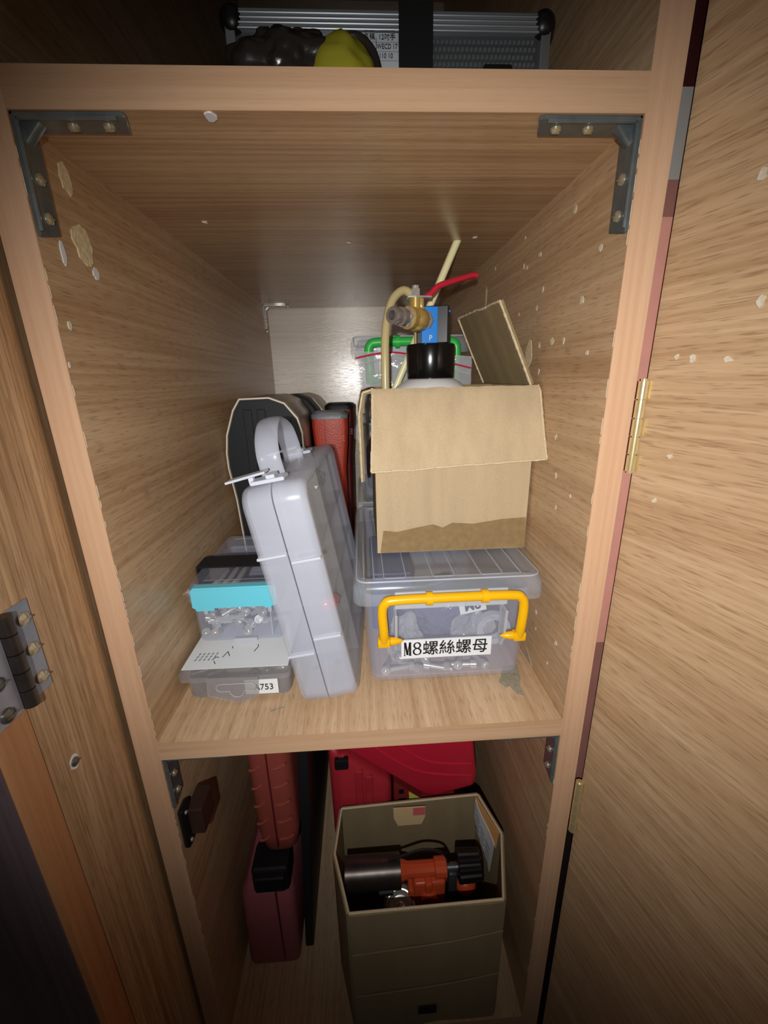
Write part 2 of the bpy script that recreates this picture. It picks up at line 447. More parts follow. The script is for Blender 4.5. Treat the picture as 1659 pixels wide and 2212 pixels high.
# L-shaped steel corner brackets
def screw_at(parent, p, n, m='screw_steel', r=0.0034, nm='screw'):
    p, n = Vector(p), Vector(n); M = n.to_track_quat('Z', 'Y').to_matrix().to_4x4(); M.translation = p
    bm = new(); lathe(bm, (0, 0, 0), [(r, 0), (r * 0.93, r * 0.35), (r * 0.5, r * 0.6), (0.0003, r * 0.66)], seg=14)
    g = new(); box(g, -r * 0.7, r * 0.7, -r * 0.11, r * 0.11, r * 0.52, r * 0.72)
    me = bpy.data.meshes.new('s'); g.to_mesh(me); bm.from_mesh(me); g.free(); bpy.data.meshes.remove(me)
    bm.transform(M); return obj(nm, bm, m, parent, smooth=True)

def bracket(s, z, up, arm_h=True, y0=0.0012, y1=0.0205, L=0.060, m='steel'):
    """s: side, z: corner height, up: -1 below a board"""
    t = 0.0022; sx = s * H; bm = new()
    xi = lambda d: sx - s * d
    w = y1 - y0
    # vertical arm with a slanted end
    prism(bm, [(y0, z), (y1, z), (y1, z + up * (L - 0.005)), (y0 + 0.002, z + up * L), (y0, z + up * L)], YZ, xi(0), xi(t), 0.0006, 1)
    if arm_h:
        prism(bm, [(xi(0), y0), (xi(L + 0.0), y0), (xi(L + 0.002), y0 + 0.002), (xi(L - 0.004), y1), (xi(0), y1)], XY, z, z + up * t, 0.0006, 1)
        # pressed rib in the corner
        prism(bm, [(xi(0.001), z + up * 0.001), (xi(0.013), z + up * 0.001), (xi(0.001), z + up * 0.013)], XZ, y0 + 0.006, y1 - 0.006, 0.0012, 2)
    else:
        pass
    # raised front lip
    tube(bm, [Vector((xi(t), y0 + 0.0015, z + up * (L - 0.003))), Vector((xi(t), y0 + 0.0015, z + up * 0.004))], 0.0014, 8, 0)
    if arm_h: tube(bm, [Vector((xi(L - 0.003), y0 + 0.0015, z + up * t)), Vector((xi(0.004), y0 + 0.0015, z + up * t))], 0.0014, 8, 0)
    o = obj('corner_bracket', bm, m, cab, smooth=True, angle=30)
    for d in (0.028, 0.048):
        screw_at(o, (xi(t), (y0 + y1) / 2 + 0.001, z + up * d), (-s, 0, 0))
        if arm_h: screw_at(o, (xi(d), (y0 + y1) / 2 + 0.001, z + up * t), (0, 0, up))
    return o
bracket(-1, 0.442, -1); bracket(1, 0.442, -1)
bracket(-1, -0.019, -1); bracket(1, -0.019, -1)
bracket(-1, 0.442, -1, True, 0.63, 0.649, 0.045, 'bright_steel')

# magnetic door catch on the lower left wall
dc = obj('door_catch', B(-H, -H + 0.006, 0.004, 0.020, -0.136, -0.088, 0.002), 'black_plastic', cab)
obj('magnet_block', B(-H + 0.004, -H + 0.019, 0.012, 0.040, -0.128, -0.096, 0.0015), 'brown_plastic', dc)
screw_at(dc, (-H + 0.006, 0.009, -0.094), (1, 0, 0), 'bright_steel', 0.002); screw_at(dc, (-H + 0.006, 0.009, -0.130), (1, 0, 0), 'bright_steel', 0.002)

# the open right door, 105 degrees
A = math.radians(15); dd = Vector((math.sin(A), -math.cos(A), 0)); dn = Vector((math.cos(A), math.sin(A), 0)); d0 = Vector((0.2067, 0, 0))
def door_pt(s, z, out=0.0): return d0 + dd * s + dn * out + Vector((0, 0, z))
bm = new()
loft(bm, [[door_pt(0.001, z), door_pt(0.36, z), door_pt(0.36, z, 0.018), door_pt(0.001, z, 0.018)] for z in (-0.49, 0.93)])
door = obj('door', bm, 'wood_door', cab)
for s, z, k in ((0.0306, 0.3051, 5), (0.0519, 0.3041, 5), (0.0199, 0.307, 3), (0.0275, 0.2438, 3.4), (0.0228, 0.2111, 3.4), (0.062, 0.3326, 5), (0.0493, 0.3939, 5)):
    bm = new(); j = jag(8, k * 0.0005, k * 0.0005)
    loft(bm, [[door_pt(s + a, z + b, o) for a, b in j] for o in (0.0002, -0.0009)]); obj('laminate_chip', bm, 'chip', door)
def barrel_hinge(z0, z1):
    bm = new(); n = 5; c = Vector((0.2030, -0.0035, 0))
    for i in range(n):
        a, b = z0 + (z1 - z0) * i / n + 0.0004, z0 + (z1 - z0) * (i + 1) / n - 0.0004
        cyl(bm, c + Vector((0, 0, a)), c + Vector((0, 0, b)), 0.0034, seg=16)
    cyl(bm, c + Vector((0, 0, z0 - 0.001)), c + Vector((0, 0, z1 + 0.001)), 0.0022, seg=12)
    # leaf on the door
    for a in range(n):
        if a % 2: continue
        za, zb = z0 + (z1 - z0) * a / n, z0 + (z1 - z0) * (a + 1) / n
        loft(bm, [[door_pt(0.001, z, -0.0002), door_pt(0.0055, z, -0.0002), door_pt(0.0055, z, -0.0011), door_pt(0.001, z, -0.0011)] for z in (za + 0.0005, zb - 0.0005)])
    obj('hinge', bm, 'brass_hinge', door, smooth=True)
barrel_hinge(0.2285, 0.2925); barrel_hinge(-0.1375, -0.073)

# ------------------------------------------------------------------ the neighbouring cabinet on the left
nb = thing('neighbouring_cabinet', 'wood-grain cabinet side with a flap hinge at the left edge', 'cabinet', (-0.22, -0.05, -0.50))
bm = new(); poly = [(-0.0755, -0.223), (-0.0755, -0.2035), (-0.018, -0.2035), (-0.012, -0.2037), (-0.006, -0.2043), (0.000, -0.2053), (0.008, -0.2070), (0.016, -0.2090), (0.016, -0.223)]
prism(bm, poly, lambda u, v, t: Vector((v, u, t)), -0.50, 0.95)
nd_ = obj('door', bm, 'wood_z', nb, smooth=True)
bm = new(); poly = [(-0.0990, -0.226), (-0.0990, -0.2065), (-0.0965, -0.2038), (-0.0765, -0.2033), (-0.0765, -0.226)]
prism(bm, poly, lambda u, v, t: Vector((v, u, t)), -0.50, 0.95); obj('post', bm, 'edge_orange', nb, smooth=True)
bm = new(); z0, z1 = 0.111, 0.1735; hx = -0.2035
box(bm, hx, hx + 0.0012, -0.0705, -0.0545, z0, z1); box(bm, hx, hx + 0.0012, -0.0985, -0.0785, z0, z1)
hg = obj('hinge', bm, 'zinc_hinge', nb); bm = new()
for i in range(5):
    cyl(bm, (hx + 0.003, -0.0745, z0 + 0.0125 * i + 0.0004), (hx + 0.003, -0.0745, z0 + 0.0125 * (i + 1) - 0.0004), 0.0042, seg=16)
obj('barrel', bm, 'tube_steel', hg, smooth=True)
for z in (0.121, 0.142, 0.163):
    screw_at(hg, (hx + 0.0012, -0.0612, z), (1, 0, 0), 'screw_steel', 0.0044); screw_at(hg, (hx + 0.0012, -0.0895, z - 0.004), (1, 0, 0), 'dark_steel', 0.0046)
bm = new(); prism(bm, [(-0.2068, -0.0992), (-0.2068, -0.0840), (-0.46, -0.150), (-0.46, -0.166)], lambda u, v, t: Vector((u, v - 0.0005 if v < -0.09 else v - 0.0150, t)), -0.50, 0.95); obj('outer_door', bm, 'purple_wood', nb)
sc = screw_at(nd_, (-0.2035, -0.0558, 0.0446), (1, 0, 0), 'dark_steel', 0.0034)
bm = new(); prism(bm, jag(12, 0.0042, 0.006, 0.1), lambda u, v, t: Vector((t, -0.0558 + u, 0.0446 + v)), -0.2036, -0.2032); obj('white_chip', bm, 'white_chip', nd_)

# ------------------------------------------------------------------ clear tubs
def clear_tub(name, label, x0, x1, y0, y1, z0, ht, handle_m, handle_up, group=None, ribs=True, r=0.0045):
    """tapered tub with an overhanging clip lid and a bail handle at the front"""
    t = thing(name, label, 'storage box', ((x0 + x1) / 2, (y0 + y1) / 2, z0), group=group)
    zt = z0 + ht
    ov, tp = 0.010, 0.004
    a0, a1, b0, b1 = x0 + ov, x1 - ov, y0 + 0.006, y1 - ov
    zr = zt - 0.028
    bm = new()
    rings = [rrect(a0 + tp + 0.006, a1 - tp - 0.006, b0 + tp + 0.006, b1 - tp - 0.006, 0.008, z0 + 0.0006), rrect(a0 + tp, a1 - tp, b0 + tp, b1 - tp, 0.012, z0 + 0.007),
             rrect(a0, a1, b0, b1, 0.012, zr), rrect(a0, a1, b0, b1, 0.012, zr + 0.012), rrect(a0 + 0.0014, a1 - 0.0014, b0 + 0.0014, b1 - 0.0014, 0.011, zr + 0.012),
             rrect(a0 + tp + 0.0014, a1 - tp - 0.0014, b0 + tp + 0.0014, b1 - tp - 0.0014, 0.011, z0 + 0.009)]
    loft(bm, rings); obj('tub', bm, 'clear', t, smooth=True)
    # lid: flat recessed top, rounded shoulder, deep skirt
    bm = new(); z = zt
    rings = [rrect(x0 + 0.002, x1 - 0.002, y0 + 0.0, y1, 0.010, z - 0.024), rrect(x0, x1, y0 - 0.001, y1 + 0.001, 0.012, z - 0.022), rrect(x0 + 0.001, x1 - 0.001, y0, y1, 0.012, z - 0.008),
             rrect(x0 + 0.0035, x1 - 0.0035, y0 + 0.003, y1 - 0.003, 0.011, z - 0.0035), rrect(x0 + 0.006, x1 - 0.006, y0 + 0.006, y1 - 0.006, 0.010, z),
             rrect(x0 + 0.013, x1 - 0.013, y0 + 0.010, y1 - 0.012, 0.008, z), rrect(x0 + 0.015, x1 - 0.015, y0 + 0.012, y1 - 0.014, 0.008, z - 0.003),
             rrect(x0 + 0.02, x1 - 0.02, y0 + 0.02, y1 - 0.02, 0.006, z - 0.003)]
    loft(bm, rings, cap0=False, cap1=True); ld = obj('lid', bm, 'clear_lid', t, smooth=True, angle=50)
    pts = rrect(x0 + 0.0045, x1 - 0.0045, y0 + 0.0042, y1 - 0.004, 0.011, z - 0.0016, 5)
    bm = new(); tube(bm, pts + [pts[0]], 0.0009, 6, 0); obj('lid_highlight', bm, 'clear_rim', ld)  # pale tube added as the highlight along the lid's shoulder
    if ribs:
        cx = [0.0338, 0.0803, 0.1268]
        for c in cx:
            pts = rrect(c - 0.0105, c + 0.0105, y0 + 0.013, y1 - 0.02, 0.003, z - 0.0026, 3)
            bm = new(); tube(bm, [p for p in pts] + [pts[0]], 0.0006, 6, 0); obj('lid_rib', bm, 'clear_rim', ld)
        for xx in (x0 + 0.0115, x0 + 0.021, x1 - 0.021):
            bm = new(); tube(bm, [(xx, y0 + 0.014, z - 0.0022), (xx, y1 - 0.02, z - 0.0022)], 0.0007, 6, 0); obj('lid_rib', bm, 'clear_rim', ld)
    # front apron of the lid and pivot lugs
    w = x1 - x0
    xa, xb = x0 + w * 0.215, x1 - w * 0.205
    bm = new(); box(bm, xa, xb, y0 - 0.0022, y0 + 0.0005, z - 0.0275, z - 0.010, 0.001, 2); obj('lid_apron', bm, 'clear_rim', ld)
    for xx in (xa + 0.001, xb - 0.001):
        bm = new(); prism(bm, [(y0 - 0.006, zr - 0.004), (y0 + 0.012, zr - 0.004), (y0 + 0.012, zr - 0.046), (y0 + 0.004, zr - 0.048), (y0 - 0.003, zr - 0.034)], YZ, xx - 0.0014, xx + 0.0014, 0.0006, 1)
        obj('pivot_lug', bm, 'clear_rim', t)
    # bail handle
    hy = y0 - 0.0065; zp = zr - 0.032; xl, xr_ = x0 + w * 0.155, x1 - w * 0.135
    bm = new()
    path = [(xl, hy + 0.003, zp), (xl, hy, zp + 0.012), (xl - 0.001, hy, zp + handle_up - 0.012), (xl + 0.002, hy, zp + handle_up - 0.003), (xl + 0.012, hy, zp + handle_up),
            ((xl + xr_) / 2, hy, zp + handle_up + 0.0005), (xr_ - 0.012, hy, zp + handle_up), (xr_ - 0.002, hy, zp + handle_up - 0.003), (xr_ + 0.001, hy, zp + handle_up - 0.012), (xr_, hy, zp + 0.012), (xr_, hy + 0.003, zp)]
    tube(bm, path, r, 14, 6, up=(0, 1, 0))
    for xx in (x0 + w * 0.385, x0 + w * 0.665):
        cyl(bm, (xx - 0.003, hy, zp + handle_up + 0.0004), (xx + 0.003, hy, zp + handle_up + 0.0004), r * 1.4, seg=18)
    for s, xx in ((1, xl), (-1, xr_)):
        box(bm, xx - 0.006, xx + 0.006, hy - 0.001, hy + 0.008, zp - 0.005, zp + 0.004, 0.0015)
        lathe(bm, (xx + s * 0.006, hy + 0.003, zp), [(0.0042, 0), (0.004, s * 0.004), (0.0025, s * 0.009), (0.0004, s * 0.0125)], seg=14, axis='X')
    obj('handle', bm, handle_m, t, smooth=True, angle=40)
    return t

tubA = clear_tub('storage_tub', 'clear plastic storage tub with yellow handle and white M8 label', -0.0072, 0.1755, 0.0475, 0.292, -0.001, 0.1215, 'yellow', 0.045)
lb = obj('label', B(0.0385, 0.1280, 0.0540, 0.0552, 0.0325, 0.0535), 'paper', tubA)
bm = new(); ty = 0.0538
def stroke(bm, x0, z0, x1, z1, w0, w1=None):
    w1 = w0 if w1 is None else w1; d = Vector((x1 - x0, z1 - z0)).normalized(); n = Vector((-d.y, d.x))
    prism(bm, [(x0 + n.x * w0, z0 + n.y * w0), (x1 + n.x * w1, z1 + n.y * w1), (x1 - n.x * w1, z1 - n.y * w1), (x0 - n.x * w0, z0 - n.y * w0)], XZ, ty, ty + 0.0004)
mx, mz, k = 0.0408, 0.0361, 0.0145          # serif M and 8
for a in ((0.00, 0, 0.22, 0, .025), (0.02, 1, 0.24, 1, .025), (0.56, 0, 0.86, 0, .025), (0.56, 1, 0.84, 1, .025), (0.10, 0, 0.10, 1, .03), (0.70, 0, 0.70, 1, .075), (0.16, 1, 0.42, 0.04, .075), (0.42, 0.04, 0.64, 1, .03)):
    stroke(bm, mx + a[0] * k * 0.62, mz + a[1] * k, mx + a[2] * k * 0.62, mz + a[3] * k, a[4] * k)
for cz, rz, rx in ((0.27, 0.25, 0.25), (0.76, 0.22, 0.21)):
    n = 16
    for i in range(n):
        a0, a1 = 2 * PI * i / n, 2 * PI * (i + 1) / n
        stroke(bm, mx + k * (0.92 + rx * math.cos(a0)), mz + k * (cz + rz * math.sin(a0)), mx + k * (0.92 + rx * math.cos(a1)), mz + k * (cz + rz * math.sin(a1)), k * (0.03 + 0.03 * abs(math.cos(a0))))
obj('lettering', bm, 'ink', lb)
text('螺絲螺母', 0.0172, face_front(0.0921, 0.0539, 0.0424), 'ink', lb, bold=0.00012, sx=0.955)
lb2 = obj('label', B(0.0955, 0.1215, 0.0585, 0.0592, 0.0785, 0.0935, rot=Matrix.Rotation(math.radians(-11), 3, 'Y')), 'paper', tubA)
text('M8', 0.0150, face_front(0.1085, 0.0583, 0.0860, math.radians(-11)), 'ink', lb2, bold=0.0004, sx=0.85)

# things inside the tub
bm = new(); crumple(bm, (0.090, 0.112, 0.052), 0.024, 1.8, 0.95, 1.3, 0.3, 60, 4, 3); solo('parts_bag', bm, 'blue_bag', 'crumpled blue-grey bag in the middle of the yellow-handled tub', 'bag', 'bags inside the tub')
bm = new(); crumple(bm, (0.045, 0.085, 0.032), 0.016, 1.2, 0.9, 1.6, 0.4, 90, 4, 5); solo('parts_bag', bm, 'film', 'shiny clear bag of bolts at the lower left of the tub', 'bag', 'bags inside the tub')
bm = new(); crumple(bm, (0.118, 0.085, 0.035), 0.018, 1.3, 0.7, 1.3, 0.4, 90, 4, 8); solo('parts_bag', bm, 'film', 'shiny clear bag at the lower right of the tub', 'bag', 'bags inside the tub')
bm = new(); box(bm, 0.012, 0.06, 0.14, 0.26, 0.010, 0.085, 0.003); solo('blue_carton', bm, 'blue_box', 'blue carton inside the clear tub at its left side', 'box')
bm = new(); lathe(bm, (0.135, 0.070, 0.050), [(0.011, 0), (0.0175, 0), (0.0175, 0.008), (0.011, 0.008)], seg=28, axis='Y', cap0=False, cap1=False); loft  # ring
solo('washer_ring', bm, 'clear_rim', 'round translucent ring leaning inside the tub behind its right side', 'ring', smooth=True)

inner = [((0.047, 0.070, 0.0105), (1, 0.1, 0.05)), ((0.024, 0.066, 0.0125), (-0.2, -0.9, 0.2)), ((0.055, 0.067, 0.0110), (0.7, -0.6, 0.1)), ((0.036, 0.067, 0.0260), (0.3, -0.9, 0.3)), ((0.069, 0.068, 0.0120), (-1, 0.2, 0.1)),
         ((0.085, 0.067, 0.0110), (0.8, -0.4, 0.2)), ((0.099, 0.067, 0.0140), (-0.3, -0.9, 0.2)), ((0.112, 0.068, 0.0110), (1, -0.2, 0.1)), ((0.124, 0.067, 0.0130), (0.3, -0.9, 0.1)), ((0.062, 0.066, 0.0240), (0.2, -1, 0.4))]
INNER_BOLTS = inner
# second stack of tubs behind
tubB = clear_tub('storage_tub', 'clear lidded tub behind the yellow-handled tub, lowest of its stack', -0.0045, 0.174, 0.318, 0.52, -0.001, 0.1185, 'black_plastic', 0.045, group='tubs stacked at the back', ribs=False)
tubC = clear_tub('storage_tub', 'clear lidded tub in the middle of the stack behind the carton', -0.0045, 0.174, 0.318, 0.52, 0.1178, 0.1185, 'black_plastic', 0.045, group='tubs stacked at the back', ribs=False)
tubD = clear_tub('storage_tub', 'clear tub with green handle on top of the stack behind the carton', -0.0045, 0.166, 0.330, 0.52, 0.2366, 0.1185, 'green', 0.050, group='tubs stacked at the back', ribs=False, r=0.0062)
bm = new(); box(bm, 0.03, 0.15, 0.36, 0.49, 0.246, 0.31, 0.01, 3); solo('grey_carton', bm, 'grey_trim', 'grey box inside the green-handled tub at the back', 'box')
bm = new(); box(bm, 0.014, 0.070, 0.345, 0.455, 0.128, 0.19, 0.01, 3); solo('black_pouch', bm, 'black_rubber', 'black pouch inside the middle tub behind the carton', 'pouch')
bm = new(); box(bm, 0.014, 0.070, 0.345, 0.455, 0.010, 0.07, 0.01, 3); solo('black_pouch', bm, 'black_rubber', 'black pouch inside the lowest tub behind the carton', 'pouch')

# ------------------------------------------------------------------ cardboard carton with the oil extractor
cb = thing('cardboard_carton', 'brown open cardboard carton standing on the yellow-handled tub', 'carton', (0.098, 0.185, 0.121))
zb, zt, x0, x1, y0, y1, th = 0.1210, 0.288, 0.0195, 0.1775, 0.114, 0.255, 0.0035
bow = lambda s, t: 0.0016 * math.sin(PI * s) * math.sin(PI * t) + 0.0006 * noise.noise(Vector((s * 6, t * 5, 1)))
bm = new(); sheet(bm, ((x0, y0 + th, zb), (x1, y0 + th, zb), (x1, y0 + th, zt), (x0, y0 + th, zt)), th, 12, 8, bow); obj('front_wall', bm, 'card', cb, smooth=True)
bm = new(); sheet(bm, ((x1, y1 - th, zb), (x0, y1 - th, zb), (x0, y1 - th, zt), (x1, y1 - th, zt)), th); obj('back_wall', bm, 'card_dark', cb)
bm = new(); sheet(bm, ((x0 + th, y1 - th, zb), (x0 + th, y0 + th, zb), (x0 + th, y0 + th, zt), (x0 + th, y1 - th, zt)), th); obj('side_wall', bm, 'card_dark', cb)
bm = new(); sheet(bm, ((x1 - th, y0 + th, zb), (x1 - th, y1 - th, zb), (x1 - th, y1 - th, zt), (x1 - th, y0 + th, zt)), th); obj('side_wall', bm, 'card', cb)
obj('bottom', B(x0 + th, x1 - th, y0 + th, y1 - th, zb, zb + th), 'card_dark', cb)
def creased(name, rows, th, m, parent, edge_m='card_edge', nx=12, amp=0.0010, seed=0):
    """a folded flap: rows of (left, right) points from crease to free edge"""
    bm = new(); G = []
    for r, (a, b) in enumerate(rows):
        a, b = Vector(a), Vector(b); row = []
        for i in range(nx + 1):
            p = a.lerp(b, i / nx)
            jit = amp * (1.3 * noise.noise(Vector((i * 0.83, 0.2, seed))) + 0.5 * noise.noise(Vector((i * 0.7, r * 1.3, seed))))
            if r == len(rows) - 1: p = p + Vector((0, 0, 0.0016 * noise.noise(Vector((i * 1.9, 5.0, seed)))))
            row.append((p, jit))
        G.append(row)
    V = {}
    for r in range(len(G)):
        for i in range(nx + 1):
            p, j = G[r][i]
            pr = G[min(r + 1, len(G) - 1)][i][0] - G[max(r - 1, 0)][i][0]; pi_ = G[r][min(i + 1, nx)][0] - G[r][max(i - 1, 0)][0]
            n = pi_.cross(pr).normalized()
            V[0, r, i] = bm.verts.new(p + n * j); V[1, r, i] = bm.verts.new(p + n * (j + th))
    R_ = len(G) - 1
    for r in range(R_):
        for i in range(nx):
            bm.faces.new((V[0, r, i], V[0, r, i + 1], V[0, r + 1, i + 1], V[0, r + 1, i])); bm.faces.new((V[1, r, i], V[1, r + 1, i], V[1, r + 1, i + 1], V[1, r, i + 1]))
    for i in range(nx):
        for r in (0, R_): bm.faces.new((V[0, r, i], V[1, r, i], V[1, r, i + 1], V[0, r, i + 1]))
    for r in range(R_):
        for i in (0, nx): bm.faces.new((V[0, r, i], V[0, r + 1, i], V[1, r + 1, i], V[1, r, i]))
    o = obj(name, bm, m, parent, smooth=True, angle=50)
    e = new(); k = 0
    for path in ([G[r][0][0] for r in range(R_ + 1)], [G[r][nx][0] for r in range(R_ + 1)], [q[0] for q in G[R_]]):
        P = [path[0].lerp(path[-1], 0)]
        for p, q in zip(path, path[1:]):
            m_ = max(1, int((q - p).length / 0.0035))
            for s in range(m_):
                a, b = p.lerp(q, s / m_), p.lerp(q, (s + 1.0) / m_)
                k += 1
                cyl(e, a, b, 0.0011 + 0.0005 * noise.noise(Vector((k * 0.9, 0.3, seed))), seg=6)
    obj('torn_edge', e, edge_m, o)
    return o
creased('front_flap', [((0.0185, 0.1135, 0.2885), (0.1775, 0.1135, 0.2885)), ((0.0185, 0.1085, 0.283), (0.178, 0.1085, 0.283)), ((0.0170, 0.096, 0.248), (0.1785, 0.096, 0.252)), ((0.0150, 0.0865, 0.2145), (0.1790, 0.083, 0.2225))], 0.003, 'card', cb, seed=2, nx=22, amp=0.0014)
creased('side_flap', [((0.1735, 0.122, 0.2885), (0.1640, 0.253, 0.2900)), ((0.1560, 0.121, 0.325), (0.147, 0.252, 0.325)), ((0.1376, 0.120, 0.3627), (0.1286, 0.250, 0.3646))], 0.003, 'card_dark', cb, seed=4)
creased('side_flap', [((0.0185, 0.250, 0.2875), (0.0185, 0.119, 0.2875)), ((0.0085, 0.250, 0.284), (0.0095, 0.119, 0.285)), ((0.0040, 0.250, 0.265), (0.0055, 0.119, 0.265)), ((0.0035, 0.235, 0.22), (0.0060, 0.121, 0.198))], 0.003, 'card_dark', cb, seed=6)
bm = new(); pts = [(0.0225, 0.1225), (0.1765, 0.1225), (0.1765, 0.156), (0.15, 0.155), (0.12, 0.151), (0.098, 0.153), (0.088, 0.148), (0.078, 0.152), (0.06, 0.149), (0.04, 0.145), (0.026, 0.147)]
prism(bm, pts, XZ, y0 - 0.0032, y0 - 0.0026); obj('packing_tape', bm, 'brown_tape', cb)

pump = thing('oil_extractor', 'white bottle oil extractor with black cap and brass valve in the carton', 'pump', (0.087, 0.198, 0.1246))
ax, ay = 0.087, 0.198
bm = new(); lathe(bm, (ax, ay, 0), [(0.040, 0.1248), (0.046, 0.128), (0.047, 0.262), (0.046, 0.276), (0.041, 0.286), (0.030, 0.2945), (0.024, 0.297)], 36); obj('bottle', bm, 'white_bottle', pump, smooth=True)
bm = new(); lathe(bm, (ax, ay, 0), [(0.0255, 0.296), (0.0265, 0.298), (0.0270, 0.329), (0.0262, 0.332), (0.0225, 0.3325)], 40); obj('cap', bm, 'black_gloss', pump, smooth=True)
RB = Matrix.Rotation(math.radians(-16), 3, 'Z')
blk = obj('valve_block', B(0.0735, 0.1075, 0.185, 0.215, 0.3325, 0.3695, 0.001, rot=RB), 'black_block', pump)
bf = obj('blue_face', B(0.0750, 0.0920, 0.1836, 0.1855, 0.3325, 0.3685, 0.0006, rot=None), 'blue_metal', blk)
text('P', 0.008, face_front(0.0845, 0.1833, 0.3375), 'white_print', bf, name='letter', sx=0.85)
bm = new(); cyl(bm, (0.1003, 0.1905, 0.3645), (0.1003, 0.188, 0.3645), 0.0012, seg=10); cyl(bm, (0.1053, 0.192, 0.3645), (0.1053, 0.189, 0.3645), 0.0012, seg=10); obj('stud', bm, 'blue_metal', blk)
# ball valve, its bore along a line from the lower left front to the block
va, vb = Vector((0.0400, 0.138, 0.3545)), Vector((0.0840, 0.184, 0.3545)); vd = (vb - va).normalized()
def along(bm, prof, seg=24):
    M = vd.to_track_quat('Z', 'Y').to_matrix().to_4x4(); M.translation = va
    g = new(); lathe(g, (0, 0, 0), [(r * 1.2, h) for r, h in prof], seg, cap0=False, cap1=True); g.transform(M)
    me = bpy.data.meshes.new('x'); g.to_mesh(me); g.free(); bm.from_mesh(me); bpy.data.meshes.remove(me)
bm = new(); along(bm, [(0.0036, 0.006), (0.0036, 0.0), (0.0062, 0.0), (0.0066, 0.001), (0.0066, 0.0055), (0.0056, 0.0065), (0.0056, 0.0115), (0.0072, 0.012), (0.0072, 0.019), (0.005, 0.0195)]); noz = obj('nozzle', bm, 'chrome', pump, smooth=True)
bm = new(); along(bm, [(0.006, 0.018), (0.0082, 0.0185), (0.0082, 0.024), (0.005, 0.0245)], 6); obj('nut', bm, 'bright_steel', pump)
bm = new(); along(bm, [(0.006, 0.024), (0.0092, 0.0245), (0.0092, 0.031), (0.0075, 0.032), (0.0098, 0.036), (0.0105, 0.041), (0.0095, 0.046), (0.0072, 0.048)], 12)
vc = va + vd * 0.0375
cyl(bm, vc, vc + Vector((0, 0, 0.0185)), 0.0062, seg=16); box(bm, vc.x + 0.0035, vc.x + 0.008, vc.y - 0.004, vc.y + 0.004, vc.z + 0.006, vc.z + 0.0185, 0.0008)
obj('valve_body', bm, 'brass', pump, smooth=True, angle=30)
bm = new(); along(bm, [(0.005, 0.047), (0.0072, 0.0475), (0.0072, 0.054), (0.0075, 0.0545), (0.0075, 0.0575), (0.004, 0.058)], 6); obj('nipple', bm, 'bright_steel', pump)
bm = new(); zt_ = vc.z + 0.0185
prism(bm, [(-0.0085, -0.006), (0.0, -0.0075), (0.016, -0.004), (0.017, 0.004), (0.0, 0.0075), (-0.0085, 0.006)], lambda u, v, t: Vector((vc.x + u, vc.y + v, zt_ + t)), 0, 0.0018, 0.0004, 1)
cyl(bm, (vc.x, vc.y, zt_), (vc.x, vc.y, zt_ + 0.0085), 0.0045, seg=6); cyl(bm, (vc.x, vc.y, zt_ + 0.0085), (vc.x, vc.y, zt_ + 0.0115), 0.0034, seg=14)
lev = obj('lever_plate', bm, 'bright_steel', pump, smooth=True, angle=25)
bm = new(); lp = [(vc.x + 0.010, vc.y, zt_ + 0.0015), (vc.x + 0.015, vc.y + 0.001, zt_ + 0.004), (vc.x + 0.022, vc.y + 0.003, zt_ + 0.0105), (vc.x + 0.030, vc.y + 0.006, zt_ + 0.014), (vc.x + 0.044, vc.y + 0.012, zt_ + 0.0185), (vc.x + 0.060, vc.y + 0.019, zt_ + 0.0235), (vc.x + 0.0655, vc.y + 0.021, zt_ + 0.0240)]
tube(bm, lp, 0.0029, 12, 6, rx=0.0046, up=(0, 0, 1)); obj('lever_grip', bm, 'red_vinyl', pump, smooth=True)
bm = new(); tube(bm, [(0.0345, 0.17, 0.275), (0.0345, 0.17, 0.30), (0.0352, 0.172, 0.335), (0.0385, 0.178, 0.358), (0.0448, 0.184, 0.3755), (0.0560, 0.189, 0.3845), (0.0660, 0.1915, 0.3790), (0.0715, 0.194, 0.362), (0.0725, 0.195, 0.345), (0.0725, 0.195, 0.331)], 0.0044, 14, 8); obj('hose', bm, 'hose_amber', pump, smooth=True)
bm = new(); a, b = Vector((0.0430, 0.237, 0.270)), Vector((0.1232, 0.237, 0.4453)); cyl(bm, a, b, 0.0042, seg=18); dip = solo('suction_tube', bm, 'tube_cream', 'straight cream plastic tube slanting out of the carton', 'tube', smooth=True)

# zip bag behind the pump
bag = thing('zip_bag', 'clear zip bag with red seal behind the hose in the carton', 'bag', (0.02, 0.262, 0.24))
bm = new(); wv = lambda s, t: 0.004 * noise.noise(Vector((s * 5, t * 4, 2))) + 0.002 * noise.noise(Vector((s * 14, t * 12, 7)))
sheet(bm, ((0.022, 0.259, 0.262), (0.150, 0.259, 0.262), (0.150, 0.264, 0.322), (0.002, 0.266, 0.331)), 0.0015, 22, 14, wv); obj('bag_film', bm, 'film', bag, smooth=True)
bm = new(); tube(bm, [(0.0035, 0.261, 0.3225), (0.045, 0.259, 0.3285), (0.09, 0.260, 0.322), (0.149, 0.260, 0.308)], 0.0011, 6, 6); obj('seal_strip', bm, 'red_vinyl', bag, smooth=True)
bm = new(); tube(bm, [(0.006, 0.2605, 0.314), (0.045, 0.2585, 0.3215), (0.09, 0.2595, 0.315), (0.149, 0.2605, 0.301)], 0.0012, 6, 6); obj('seal_strip', bm, 'film', bag, smooth=True)

